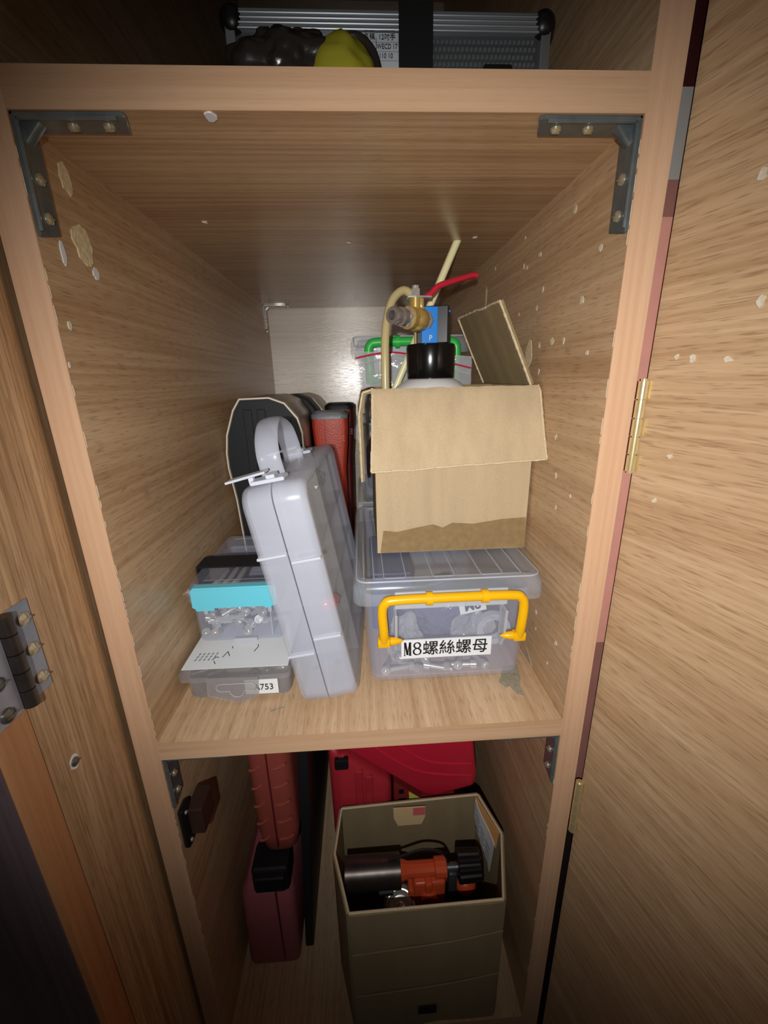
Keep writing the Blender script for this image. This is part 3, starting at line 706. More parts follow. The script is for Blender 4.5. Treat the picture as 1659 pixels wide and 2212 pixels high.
# ------------------------------------------------------------------ milky organiser case, leaning, with a carrying handle
lc = thing('organiser_case', 'milky translucent organiser case standing on edge with a loop handle', 'organiser', (-0.0580, 0.030, -0.001), (0, math.radians(-9.8), math.radians(-2.8)))
T, Dp, Hh = 0.0550, 0.212, 0.218
def shell(u0, u1, name, mm, open_side):
    """half shell of the case in local axes: u thickness, v depth, w height; rings run along u"""
    bm = new(); r = 0.016; t = 0.0016
    def ring(u, ins): return [Vector((u, p.x, p.y)) for p in rrect(ins, Dp - ins, ins, Hh - ins, r - ins * 0.5, 0, 6)]
    s = 1 if open_side > 0 else -1
    ue, uo = (u0, u1) if s > 0 else (u1, u0)                # closed end, open end
    rings = [ring(ue, 0.006), ring(ue + s * 0.0015, 0.0028), ring(ue + s * 0.005, 0.0010), ring(uo - s * 0.002, 0.0), ring(uo, 0.0), ring(uo, t), ring(ue + s * 0.006, t + 0.0012), ring(ue + s * t, 0.0075)]
    loft(bm, rings); o = obj(name, bm, mm, lc, local=True, smooth=True, angle=40)
    o.data.materials.append(MATS['milky_face'])             # the broad faces are thinner and clearer
    for p in o.data.polygons:
        if abs(p.normal.x) > 0.9 and len(p.vertices) > 8: p.material_index = 1
    return o
hl = shell(0.0, T * 0.49, 'case_half', 'milky', 1)
hr = shell(T * 0.51, T, 'case_half', 'milky', -1)
for half, u0, u1, ws in ((hl, 0.001, T * 0.48, (0.060, 0.158)), (hr, T * 0.52, T - 0.001, (0.074, 0.150))):
    for w in ws:
        bm = new(); box(bm, u0, u1, -0.0016, 0.004, w - 0.0012, w + 0.0012, 0.0005, 1); obj('ledge', bm, 'milky_edge', half, local=True)
# inner dividers seen through the wall
for w in (0.055, 0.105, 0.155):
    bm = new(); box(bm, 0.003, T - 0.003, 0.006, Dp - 0.006, w, w + 0.0012); obj('divider', bm, 'milky_face', lc, local=True)
for v in (0.075, 0.15):
    bm = new(); box(bm, 0.003, T - 0.003, v, v + 0.0012, 0.006, Hh - 0.006); obj('divider', bm, 'milky_face', lc, local=True)
bm = new(); hv0, hv1, hz = 0.042, 0.128, 0.046
tube(bm, [(T * 0.40, hv0, Hh - 0.003), (T * 0.40, hv0 - 0.002, Hh + 0.018), (T * 0.40, hv0 + 0.010, Hh + hz - 0.010), (T * 0.40, (hv0 + hv1) / 2 - 0.008, Hh + hz), (T * 0.40, hv1 - 0.016, Hh + hz - 0.010), (T * 0.40, hv1 - 0.002, Hh + 0.016), (T * 0.40, hv1, Hh - 0.003)], 0.0027, 14, 8, rx=0.0105, up=(0, 0, 1))
obj('handle', bm, 'milky', lc, local=True, smooth=True)
for v in (0.018, 0.150):
    bm = new()
    box(bm, T * 0.18, T * 0.70, v - 0.008, v + 0.010, Hh, Hh + 0.0035, 0.0012); box(bm, T * 0.42, T * 0.56, v - 0.006, v + 0.008, Hh + 0.003, Hh + 0.0065, 0.001)
    box(bm, -0.012, T * 0.42, v - 0.004, v + 0.010, Hh + 0.0060, Hh + 0.0082, 0.0008, rot=Matrix.Rotation(math.radians(-5), 3, 'Y')); box(bm, T * 0.12, T * 0.20, v, v + 0.006, Hh - 0.001, Hh + 0.006, 0.0008)
    obj('latch', bm, 'milky_edge', lc, local=True)
for u, w in ((T * 0.30, 0.034), (T * 0.70, 0.036)):
    bm = new(); box(bm, u - 0.0035, u + 0.0035, 0.004, 0.007, w - 0.002, w + 0.002, 0.001); obj('hinge_pin', bm, 'brass', lc, local=True)
bm = new(); crumple(bm, (T * 0.72, 0.05, 0.082), 0.008, 1.2, 1.3, 0.8, 0.3, 120, 3, 2); obj('pink_part', bm, 'pink_print', lc, local=True)
bm = new(); crumple(bm, (T * 0.60, 0.15, 0.185), 0.010, 1.2, 1.8, 1.0, 0.4, 120, 3, 4); obj('foil_packet', bm, 'bright_steel', lc, local=True)

# ------------------------------------------------------------------ bolts
def bolt_mesh(L, r=0.0028, hr=0.0046, hh=0.006):
    b1 = new(); lathe(b1, (0, 0, 0), [(0.0022, hh * 0.5), (0.0024, hh), (hr, hh), (hr, 0), (r, 0)], 14, cap0=True, cap1=False)
    b2 = new(); prof = []
    n = 16
    for i in range(n + 1): prof.append((r * (1.0 if i % 2 else 0.88), -L * i / n))
    lathe(b2, (0, 0, 0), prof, 12)
    return b1, b2
proto = {}
def bolt(p, d, label, L=0.024, group='bolts in the teal-latched organiser', m='bright_steel'):
    q = Vector(d).to_track_quat('Z', 'Y').to_euler()
    if (L, m) not in proto:
        b1, b2 = bolt_mesh(L); t = thing('socket_bolt', label, 'bolt', p, q, group)
        obj('head', b1, m, t, local=True, smooth=True, angle=50); obj('shank', b2, m, t, local=True, smooth=True, angle=60); proto[L, m] = t
    else:
        t = dup(proto[L, m]); t.location = p; t.rotation_euler = q; t['label'] = label; t['group'] = group
    return t

for p, d in INNER_BOLTS: bolt(p, d, 'loose bolt lying on the bottom inside the yellow-handled tub', 0.024, 'bolts inside the yellow-handled tub')

# ------------------------------------------------------------------ organisers on the left
lo = thing('flat_organiser', 'flat clear organiser with a white paper lid insert, bottom of the left stack', 'organiser', (-0.125, 0.15, -0.001))
ox0, ox1, oy0, oy1 = -0.1775, -0.0700, 0.0475, 0.245
bm = new(); loft(bm, [rrect(ox0 + 0.009, ox1 - 0.004, oy0 + 0.007, oy1 - 0.005, 0.006, -0.0008), rrect(ox0 + 0.006, ox1 - 0.002, oy0 + 0.004, oy1 - 0.003, 0.007, 0.004), rrect(ox0 + 0.005, ox1 - 0.001, oy0 + 0.003, oy1 - 0.002, 0.007, 0.0245),
                      rrect(ox0 + 0.0065, ox1 - 0.0025, oy0 + 0.0045, oy1 - 0.0035, 0.006, 0.0245), rrect(ox0 + 0.0075, ox1 - 0.0035, oy0 + 0.0055, oy1 - 0.0045, 0.006, 0.001)])
obj('tray', bm, 'smoke', lo, smooth=True)
bm = new(); loft(bm, [rrect(ox0, ox1, oy0 - 0.001, oy1, 0.006, 0.0235), rrect(ox0, ox1, oy0 - 0.001, oy1, 0.007, 0.032), rrect(ox0 + 0.003, ox1 - 0.002, oy0 + 0.002, oy1 - 0.002, 0.006, 0.0355)], cap0=False)
lol = obj('lid', bm, 'smoke', lo, smooth=True, angle=45)
bm = new(); prism(bm, [(ox0 + 0.004, oy0 + 0.0025), (ox1 - 0.002, oy0 + 0.0015), (ox1 - 0.002, oy1 - 0.01), (ox0 + 0.004, oy1 - 0.01)], XY, 0.0356, 0.0360); pp = obj('paper_insert', bm, 'paper', lo)
def mark(pts, w=0.00035, m='ink'):
    bm = new()
    for (a, b), (c, d) in zip(pts, pts[1:]):
        v = Vector((c - a, d - b)).normalized() * w; n = (-v.y, v.x)
        prism(bm, [(a + n[0], b + n[1]), (c + n[0], d + n[1]), (c - n[0], d - n[1]), (a - n[0], b - n[1])], XY, 0.0360, 0.0362)
    obj('pen_mark', bm, m, pp)
for pl in ([(-0.1085, 0.0855), (-0.1075, 0.0815), (-0.1100, 0.0735)], [(-0.1345, 0.084), (-0.1335, 0.0805)], [(-0.1395, 0.0665), (-0.1365, 0.0755), (-0.1330, 0.0680)], [(-0.1475, 0.0655), (-0.145, 0.0675), (-0.143, 0.0663)], [(-0.146, 0.0610), (-0.1435, 0.0565)]):
    mark(pl)
for i in range(5):
    x = -0.1655 + i * 0.0042
    for j in range(3):
        mark([(x + j * 0.0006 + 0.001 * i * 0.2, 0.0625 + j * 0.0045), (x + j * 0.0006 + 0.0012, 0.0655 + j * 0.0045)], 0.0007, 'grey_ink')
bm = new()                                   # hanging tab with its keyhole
outer = [(-0.1480, 0.030), (-0.1000, 0.029), (-0.1015, 0.0090), (-0.1080, 0.0040), (-0.120, 0.0010), (-0.133, 0.0035), (-0.1500, 0.0095)]
prism(bm, outer, XZ, 0.0430, 0.0440); tb = obj('hang_tab', bm, 'smoke', lo)
bm = new(); key = []
for cx, cz, r, a0, a1 in ((-0.1365, 0.0185, 0.0042, 90, 270), ):
    key += [(cx + r * math.cos(math.radians(a)), cz + r * math.sin(math.radians(a))) for a in range(a0, a1 + 1, 30)]
key += [(-0.1285, 0.0143)] + [(-0.1215 + 0.007 * math.cos(math.radians(a)), 0.0143 + 0.007 * math.sin(math.radians(a))) for a in range(180, 361, 30)]
key += [(-0.1075 + 0.0042 * math.cos(math.radians(a)), 0.0185 + 0.0042 * math.sin(math.radians(a))) for a in range(-90, 91, 30)]
tube(bm, [(a, 0.0429, b) for a, b in key] + [(key[0][0], 0.0429, key[0][1])], 0.0004, 6, 0); obj('keyhole_rim', bm, 'clear_rim', tb)
l7 = obj('label', B(-0.1155, -0.0835, 0.0490, 0.0497, 0.0045, 0.0210, 0.0), 'paper', lo)
text('A753', 0.0098, face_front(-0.0975, 0.0488, 0.0122), 'ink', l7, sx=0.92)
k = 0
for i in range(12):                          # dark screws inside
    bolt((random.uniform(-0.163, -0.150) if i < 7 else random.uniform(-0.13, -0.085), 0.0585 + 0.006 * (i % 3) + 0.01 * (i % 2), 0.0075 + 0.004 * (i % 4)), (random.uniform(-1, 1), random.uniform(-0.3, 0.3), random.uniform(-0.3, 0.3)),
         'small dark screw inside the flat organiser behind its hang tab', 0.010, 'dark screws in the flat organiser', 'dark_steel')

uo = thing('latched_organiser', 'clear organiser with a teal latch and black strap, upper of the left stack', 'organiser', (-0.13, 0.16, 0.0362))
ux0, ux1, uy0, uy1 = -0.1755, -0.0815, 0.0895, 0.232
bm = new(); loft(bm, [rrect(ux0 + 0.006, ux1 - 0.003, uy0 + 0.006, uy1 - 0.004, 0.005, 0.0364), rrect(ux0 + 0.004, ux1 - 0.001, uy0 + 0.004, uy1 - 0.002, 0.006, 0.040), rrect(ux0 + 0.003, ux1 - 0.001, uy0 + 0.003, uy1 - 0.002, 0.006, 0.090),
                      rrect(ux0 + 0.0045, ux1 - 0.0025, uy0 + 0.0045, uy1 - 0.0035, 0.005, 0.090), rrect(ux0 + 0.0055, ux1 - 0.003, uy0 + 0.0055, uy1 - 0.004, 0.005, 0.0385)])
obj('tray', bm, 'clear', uo, smooth=True)
bm = new(); loft(bm, [rrect(ux0, ux1, uy0, uy1, 0.006, 0.085), rrect(ux0, ux1, uy0, uy1, 0.007, 0.0985), rrect(ux0 + 0.004, ux1 - 0.003, uy0 + 0.004, uy1 - 0.004, 0.007, 0.1045), rrect(ux0 + 0.014, ux1 - 0.006, uy0 + 0.012, uy1 - 0.012, 0.003, 0.1045),
                      rrect(ux0 + 0.0145, ux1 - 0.0065, uy0 + 0.0125, uy1 - 0.0125, 0.003, 0.1030)], cap0=False)
obj('lid', bm, 'clear', uo, smooth=True, angle=40)
bm = new(); prism(bm, [(-0.1690, 0.0815), (-0.1690, 0.1005), (-0.1670, 0.1025), (-0.0840, 0.1025), (-0.0840, 0.0815), (-0.0905, 0.0815), (-0.0905, 0.0785), (-0.0970, 0.0785), (-0.0970, 0.0815), (-0.1475, 0.0815), (-0.1475, 0.0775), (-0.1655, 0.0775), (-0.1655, 0.0815)], XZ, uy0 - 0.0045, uy0 - 0.0010, 0.0006, 1)
lt = obj('latch', bm, 'teal', uo)
obj('latch_lip', B(-0.1665, -0.0860, uy0 - 0.0055, uy0 + 0.004, 0.1015, 0.1040, 0.001), 'teal', lt)
for xx in (-0.1565, -0.0925): obj('latch_post', CY((xx, uy0 - 0.003, 0.0795), (xx, uy0 - 0.003, 0.0745), 0.0022, seg=12), 'clear_rim', uo)
bm = new(); sheet(bm, ((-0.1765, 0.129, 0.1052), (-0.0800, 0.127, 0.1052), (-0.0800, 0.158, 0.1052), (-0.1765, 0.158, 0.1052)), 0.0015, 8, 2)
box(bm, -0.1780, -0.1763, 0.1295, 0.1575, 0.050, 0.1064); st = obj('strap', bm, 'fabric_black', uo)
obj('divider', B(-0.0955, -0.0943, uy0 + 0.006, uy0 + 0.05, 0.040, 0.084), 'clear_rim', uo)
obj('front_tab', B(-0.1345, -0.1100, uy0 - 0.0008, uy0 + 0.0025, 0.0375, 0.0415, 0.0008), 'clear_rim', uo)
names3 = ['leftmost', 'middle', 'rightmost']
for i in range(3):
    bolt((-0.1490 + i * 0.0095, 0.1080, 0.0965), (0, -1, 0.02), '%s of three long bolts lying under the teal-latched lid' % names3[i], 0.034, 'long bolts under the lid')
small = [((-0.1280, 0.0985, 0.0625), (1, 0.05, 0.03)), ((-0.1640, 0.0990, 0.0465), (0.2, -1, 0.3)), ((-0.1530, 0.0990, 0.0460), (-0.1, -1, 0.25)), ((-0.1220, 0.0990, 0.0470), (0.4, -1, 0.2)), ((-0.1480, 0.105, 0.0725), (0.9, -0.4, 0.2)),
         ((-0.1385, 0.104, 0.0745), (-0.6, -0.7, 0.3)), ((-0.1290, 0.105, 0.0720), (0.3, -0.9, 0.1)), ((-0.1180, 0.1045, 0.0740), (0.9, -0.3, -0.2)), ((-0.1100, 0.103, 0.0560), (0.3, -0.9, 0.4)), ((-0.1600, 0.106, 0.0580), (-0.9, -0.3, 0.2)),
         ((-0.1020, 0.106, 0.0700), (-0.3, -0.9, 0.1)), ((-0.1390, 0.106, 0.0530), (0.8, 0.3, -0.2))]
for i in range(12):
    small.append(((-0.163 + 0.0056 * i + random.uniform(-0.001, 0.001), 0.1010 + 0.004 * (i % 2), (0.0800, 0.0665, 0.0535)[i % 3]), (random.uniform(-1, 1), random.uniform(-1, -0.2), random.uniform(-0.3, 0.3))))
for p, d in small: bolt(p, d, 'loose socket bolt behind the clear front under the teal latch', 0.024)

# ------------------------------------------------------------------ black octagonal case against the left wall
bc = thing('black_case', 'black case end with chamfered corners and a cream rim by the left wall', 'case', (-0.125, 0.42, -0.001))
octo = [(-0.1775, 0.205), (-0.1740, 0.230), (-0.1620, 0.262), (-0.1520, 0.2765), (-0.1130, 0.2775), (-0.0930, 0.2700), (-0.0770, 0.2500), (-0.0720, 0.2300), (-0.0720, 0.02), (-0.080, -0.0008), (-0.165, -0.0008), (-0.1720, 0.14), (-0.1775, 0.185)]
def scale_poly(P, f, c=(-0.125, 0.14)): return [(c[0] + (a - c[0]) * f, c[1] + (b - c[1]) * (1 - (1 - f) * 0.42)) for a, b in P]
bm = new(); prism(bm, octo, XZ, 0.290, 0.434, 0.003, 2); obj('shell', bm, 'case_shell', bc, smooth=True)
bm = new(); o2 = scale_poly(octo, 0.965)
n = len(octo); V = [[bm.verts.new(Vector((a, y, b))) for a, b in P] for P, y in ((octo, 0.2795), (octo, 0.2905), (o2, 0.2905), (o2, 0.2795))]
for k in range(4):
    for i in range(n): bm.faces.new((V[k][i], V[k][(i + 1) % n], V[(k + 1) % 4][(i + 1) % n], V[(k + 1) % 4][i]))
obj('rim', bm, 'cream_rim', bc)
bm = new(); prism(bm, scale_poly(octo, 0.962), XZ, 0.2835, 0.2903); fp = obj('end_panel', bm, 'black_rubber', bc)
for xx in (-0.1435, -0.1255):
    obj('rib', B(xx - 0.0055, xx + 0.0055, 0.2815, 0.2840, 0.02, 0.262, 0.0008), 'black_rubber', fp)
bm = new(); o3 = [(a + 0.010, b - 0.002) if a > -0.12 else (a, b - 0.004) for a, b in octo]
prism(bm, o3, XZ, 0.437, 0.505, 0.004, 2); obj('body_band', bm, 'black_rubber', bc, smooth=True)
bm = new(); prism(bm, [(a + 0.004 if a > -0.12 else a, b - 0.002) for a, b in o3], XZ, 0.507, 0.63, 0.004, 2); bs = obj('rear_shell', bm, 'cream_rim', bc, smooth=True)
obj('clasp', B(-0.0590, -0.0565, 0.52, 0.55, 0.215, 0.245, 0.0008), 'bright_steel', bs)

# ------------------------------------------------------------------ red tool cases at the back
def red_tool(name, label, yf, x0, x1, zt, m, trim):
    t = thing(name, label, 'tool case', ((x0 + x1) / 2, yf + 0.03, -0.001), group='red tool cases at the back')
    c = (x0 + x1) / 2; hw = (x1 - x0) / 2
    prof = [(-0.0008, 0.72, 0.075), (0.12, 0.78, 0.075), (0.165, 0.80, 0.07), (0.20, 0.93, 0.06), (zt - 0.022, 1.0, 0.055), (zt - 0.010, 0.99, 0.050)]
    rings = []
    for z, f, d in prof: rings.append(rrect(c - hw * f, c + hw * f, yf, yf + d, min(0.010, hw * f * 0.5), z, 3))
    bm = new(); loft(bm, rings); b = obj('body', bm, m, t, smooth=True, angle=30)
    bm = new(); loft(bm, [rrect(c - hw * 1.02, c + hw * 1.02, yf - 0.002, yf + 0.050, 0.012, zt - 0.0100, 4), rrect(c - hw * 1.02, c + hw * 1.02, yf - 0.002, yf + 0.050, 0.012, zt - 0.004, 4), rrect(c - hw * 0.80, c + hw * 0.80, yf, yf + 0.048, 0.012, zt, 4)]); obj('top_grip', bm, trim, t, smooth=True, angle=30)
    obj('seam', B(c - 0.008, c - 0.007, yf - 0.0008, yf + 0.001, 0.16, zt - 0.012), 'dark_red', b)
    bm = new()
    for i in range(6):
        for j in range(3): box(bm, c - 0.005 + i * 0.0048, c - 0.002 + i * 0.0048, yf - 0.0009, yf + 0.0005, 0.207 + j * 0.0035, 0.2092 + j * 0.0035)
    obj('knurling', bm, m, b)
    return t
red_tool('red_tool_case', 'orange-red tool case with grey top grip beside the black case', 0.355, -0.0690, -0.0135, 0.2510, 'red_orange', 'grey_trim')
red_tool('red_tool_case', 'dark red tool case with black top grip behind the orange-red one', 0.440, -0.0545, -0.0065, 0.2590, 'dark_red', 'black_rubber')

# ------------------------------------------------------------------ upper shelf
ac = thing('aluminium_case', 'aluminium flight case with black corners and strap on the top shelf', 'case', (0.04, 0.2, 0.4616))
ax0, ax1, ay0, ay1, az0, az1 = -0.080, 0.1585, 0.10, 0.34, 0.4640, 0.5500
obj('panel', B(ax0 + 0.004, ax1 - 0.004, ay0 + 0.004, ay1, az0 + 0.003, az1 - 0.003), 'case_panel', ac)
tread = []
bm = new()
for i in range(68):
    for j in range(14):
        x = ax0 + 0.010 + i * 0.0034 + (j % 2) * 0.0017; z = az0 + 0.014 + j * 0.0044
        if x > ax1 - 0.010: continue
        vs = [bm.verts.new((x + a, ay0 + 0.0040 - c, z + b)) for a, b, c in ((-0.0012, -0.0018, 0), (0.0012, -0.0009, 0), (0.0012, 0.0018, 0), (-0.0012, 0.0009, 0), (0, 0, 0.0022))]
        for q in range(4): bm.faces.new((vs[q], vs[(q + 1) % 4], vs[4]))
tr = obj('tread_pattern', bm, 'alu', ac); tr['kind'] = 'stuff'
def rail(z0, z1, nm='frame_rail'):
    bm = new(); box(bm, ax0, ax1, ay0, ay0 + 0.006, z0, z1, 0.0008)
    for q in range(3): cyl(bm, (ax0 + 0.01, ay0, z0 + (z1 - z0) * (0.28 + 0.24 * q)), (ax1 - 0.01, ay0, z0 + (z1 - z0) * (0.28 + 0.24 * q)), 0.0009, seg=8)
    obj(nm, bm, 'alu', ac)
rail(az1 - 0.0115, az1); rail(az0 + 0.040, az0 + 0.047); rail(az0, az0 + 0.010)
obj('frame_post', B(ax0, ax0 + 0.007, ay0 + 0.0005, ay0 + 0.006, az0 + 0.01, az1 - 0.011, 0.0006), 'alu', ac); obj('frame_post', B(ax1 - 0.007, ax1, ay0 + 0.0005, ay0 + 0.006, az0 + 0.01, az1 - 0.011, 0.0006), 'alu', ac)
for xx in (ax0 + 0.005, ax1 - 0.005):
    for zz in (az0 + 0.005, az1 - 0.005):
        bm = new(); ball(bm, (xx, ay0 + 0.005, zz), 0.0092, 1, 0.9, 1, 3); o = obj('corner_guard', bm, 'black_plastic', ac, smooth=True)
al = obj('label', B(0.0115, 0.0450, ay0 + 0.0015, ay0 + 0.0030, az0 + 0.047, az1 - 0.0120), 'label_grey', ac)
obj('rule_line', B(0.0283, 0.0287, ay0 + 0.0012, ay0 + 0.0016, az0 + 0.050, az1 - 0.015), 'ink', al)
for zz in (0.5325, 0.5272, 0.5220): obj('rule_line', B(0.0130, 0.0450, ay0 + 0.0012, ay0 + 0.0016, zz - 0.0001, zz + 0.0001), 'grey_ink', al)
text('名稱', 0.0042, face_front(0.0235, ay0 + 0.0012, 0.5353), 'ink', al); text('12吋手', 0.0042, face_front(0.0365, ay0 + 0.0012, 0.5353), 'ink', al)
text('WECD 17', 0.0042, face_front(0.0365, ay0 + 0.0012, 0.5300), 'ink', al, sx=0.85); text('110 10', 0.0042, face_front(0.0355, ay0 + 0.0012, 0.5246), 'ink', al, sx=0.9)
obj('clasp', B(0.108, 0.130, ay0 - 0.003, ay0 + 0.001, az0 + 0.030, az0 + 0.055, 0.0015), 'black_plastic', ac)
stp = obj('strap', B(0.0450, 0.0700, ay0 - 0.0022, ay0 - 0.0003, az0 - 0.001, az1 + 0.004, 0.0006), 'fabric_black', ac)

tb_ = thing('dark_pouch', 'dark crumpled plastic pouch with a yellow end on the top shelf', 'pouch', (-0.02, 0.068, 0.4616))
bm = new(); crumple(bm, (-0.035, 0.066, 0.491), 0.026, 1.45, 0.80, 1.02, 0.24, 75, 5, 11); obj('pouch_body', bm, 'dark_bag', tb_, smooth=True, angle=60)
bm = new(); crumple(bm, (0.0035, 0.062, 0.486), 0.024, 1.0, 0.80, 1.05, 0.16, 50, 4, 14); obj('yellow_end', bm, 'yellow_pack', tb_, smooth=True, angle=60)
bm = new(); tube(bm, [(0.013, 0.055, 0.466), (0.0265, 0.060, 0.485), (0.0250, 0.064, 0.503), (0.0150, 0.066, 0.5135), (0.004, 0.067, 0.5135)], 0.0030, 10, 6); obj('pouch_hem', bm, 'dark_bag', tb_, smooth=True)

# ------------------------------------------------------------------ lower compartment
FZ = -0.4618
# ribbed maroon case above a rose one
rc = thing('ribbed_case', 'brick-red ribbed plastic case on the left of the lower compartment', 'tool case', (-0.11, 0.25, -0.262))
x0, x1 = -0.137, -0.0875
bm = new(); loft(bm, [rrect(x0 + 0.012, x1 - 0.010, 0.085, 0.40, 0.010, -0.2615), rrect(x0 + 0.004, x1 - 0.003, 0.076, 0.41, 0.014, -0.252), rrect(x0 + 0.001, x1, 0.072, 0.41, 0.014, -0.225), rrect(x0, x1, 0.070, 0.41, 0.014, -0.03), rrect(x0 + 0.006, x1 - 0.006, 0.078, 0.40, 0.012, -0.024)]); rb = obj('body', bm, 'maroon_case', rc, smooth=True, angle=40)
obj('seam', B(-0.1125, -0.1112, 0.0690, 0.0740, -0.24, -0.03), 'dark_red', rb)
for i in range(7):
    z = -0.062 - i * 0.0275
    for a, b in ((-0.1325, -0.120), (-0.1085, -0.0915)):
        bm = new(); tube(bm, [(a, 0.0720, z - 0.002), ((a + b) / 2, 0.0712, z), (b, 0.0720, z + 0.005)], 0.0017, 8, 4); obj('rib', bm, 'maroon_case', rb, smooth=True)
rs = thing('rose_case', 'dull rose plastic case with black carry handle, lower left compartment floor', 'tool case', (-0.13, 0.22, FZ))
bm = new(); loft(bm, [rrect(-0.170, -0.104, 0.072, 0.40, 0.006, FZ), rrect(-0.170, -0.102, 0.064, 0.41, 0.012, FZ + 0.015), rrect(-0.166, -0.100, 0.066, 0.41, 0.012, -0.315), rrect(-0.158, -0.104, 0.074, 0.40, 0.010, -0.302)]); rbody = obj('body', bm, 'rose_case', rs, smooth=True, angle=40)
obj('seam', B(-0.1215, -0.1200, 0.0630, 0.068, -0.44, -0.31), 'dark_red', rbody)
bm = new(); box(bm, -0.146, -0.1015, 0.060, 0.095, -0.3018, -0.2630, 0.004); box(bm, -0.142, -0.1055, 0.0555, 0.062, -0.295, -0.272, 0.002); obj('handle', bm, 'black_plastic', rs)
bm = new(); prism(bm, [(-0.0980, FZ), (-0.0865, FZ), (-0.0655, -0.05), (-0.0770, -0.05)], XZ, 0.085, 0.50, 0.002, 2); solo('shadow_gap_slab', bm, 'black_rubber', 'thin black slab for the shadow gap and a dark thing between the rose case and red case', 'case')  # black slab added for the shadow gap, with a dark thing above

# red upright case, its shoulder cut back under the leaning crimson case
ur = thing('red_case', 'rounded red case with two strap ribs standing behind the torch box', 'tool case', (-0.01, 0.3, FZ))
bm = new(); prism(bm, [(-0.051, FZ), (0.030, FZ), (0.031, -0.226), (-0.036, -0.169), (-0.053, -0.155)], XZ, 0.131, 0.46, 0.012, 4); ub = obj('body', bm, 'red_case', ur, smooth=True, angle=40)
for xx in (-0.0185, -0.0055): obj('strap_rib', B(xx, xx + 0.0105, 0.1280, 0.135, -0.30, -0.197 if xx < -0.01 else -0.207, 0.0016, 2), 'red_case', ub)
obj('latch', B(-0.0440, -0.0260, 0.1255, 0.134, -0.190, -0.1735, 0.002), 'black_plastic', ub)
cr = thing('crimson_case', 'crimson case wedged diagonally under the middle shelf', 'tool case', (0.06, 0.3, -0.262))
bm = new(); prism(bm, [(-0.046, -0.152), (0.075, -0.2545), (0.092, -0.2590), (0.146, -0.2440), (0.1485, -0.225), (0.1340, -0.10), (-0.046, -0.10)], XZ, 0.134, 0.44, 0.006, 3); cbod = obj('body', bm, 'crimson', cr, smooth=True, angle=40)
for k_ in (0.022, 0.045):
    bm = new(); tube(bm, [(-0.03 + k_ * 0.6, 0.1345, -0.1545 + k_ * 0.75), (0.05 + k_ * 0.5, 0.1335, -0.222 + k_ * 0.75), (0.139, 0.1345, -0.243 + k_ * 0.9)], 0.0016, 8, 6); obj('rib', bm, 'crimson', cbod, smooth=True)
rl = thing('red_carton', 'dark red carton with a yellow label behind the torch box', 'carton', (0.07, 0.2, FZ))
bm = new(); prism(bm, [(0.0335, FZ), (0.120, FZ), (0.120, -0.2680), (0.074, -0.2640), (0.0335, -0.2275)], XZ, 0.136, 0.30); rlb = obj('body', bm, 'dark_crimson', rl)
bm = new(); prism(bm, [(0.0540, -0.2470), (0.0760, -0.2655), (0.0770, -0.275), (0.0555, -0.275)], XZ, 0.1352, 0.1360); yl = obj('label', bm, 'yellow_label', rlb)
text('5', 0.011, face_front(0.0655, 0.1351, -0.2655, math.radians(90)), 'ink', rlb, name='numeral')
obj('print_mark', B(0.0405, 0.0475, 0.1354, 0.1362, -0.250, -0.242), 'black_plastic', rlb); obj('print_mark', B(0.0395, 0.0510, 0.1354, 0.1362, -0.262, -0.2585), 'black_plastic', rlb)

# torch box
tbx = thing('torch_box', 'open brown cardboard box holding the gas torch in the lower compartment', 'carton', (0.057, 0.065, FZ))
th = 0.003; zt = -0.2500
P = dict(fl=(-0.0255, 0.0040), fr=(0.1440, 0.0060), bl=(-0.0380, 0.1200), br=(0.1480, 0.1270), ml=(-0.0440, 0.0650), mr=(0.1640, 0.0740))
wv = lambda s, t: 0.002 * noise.noise(Vector((s * 4, t * 4, 9)))
V3 = lambda k, z: (P[k][0], P[k][1], z)
bm = new(); sheet(bm, (V3('fl', FZ), V3('fr', FZ), V3('fr', zt), V3('fl', zt)), th, 10, 10, wv); fw = obj('front_wall', bm, 'card_olive', tbx, smooth=True)
bm = new(); sheet(bm, (V3('br', FZ), V3('bl', FZ), V3('bl', zt), V3('br', zt)), th, 10, 4); bw = obj('back_wall', bm, 'card_olive', tbx, smooth=True)
for nm, a, mm_, b in (('side_wall', 'bl', 'ml', 'fl'), ('side_wall', 'fr', 'mr', 'br')):
    bm = new(); sheet(bm, (V3(a, FZ), V3(mm_, FZ), V3(mm_, zt), V3(a, zt)), th, 4, 4); sheet(bm, (V3(mm_, FZ), V3(b, FZ), V3(b, zt), V3(mm_, zt)), th, 4, 4); obj(nm, bm, 'card_olive', tbx, smooth=True)
bm = new(); prism(bm, [(P['fl'][0] + 0.004, 0.009), (P['fr'][0] - 0.004, 0.010), (P['mr'][0] - 0.005, 0.074), (P['br'][0] - 0.004, 0.122), (P['bl'][0] + 0.004, 0.116), (P['ml'][0] + 0.005, 0.065)], XY, FZ, FZ + 0.003); obj('bottom', bm, 'card_olive', tbx)
bm = new()
for a, b in (('bl', 'ml'), ('ml', 'fl'), ('fr', 'mr'), ('mr', 'br'), ('fl', 'fr'), ('br', 'bl')):
    cyl(bm, V3(a, zt), V3(b, zt), 0.0014, seg=8)
obj('cut_edge', bm, 'card_edge', tbx)
bm = new(); prism(bm, [(0.0310, -0.2495), (0.0740, -0.2500), (0.0740, -0.268), (0.0690, -0.2815), (0.0370, -0.2820), (0.0315, -0.268)], XZ, 0.1150, 0.1162); tk = obj('tuck_tab', bm, 'glossy_tan', tbx)
obj('print_patch', B(0.0575, 0.0735, 0.1145, 0.1151, -0.264, -0.2505), 'pink_print', tk)
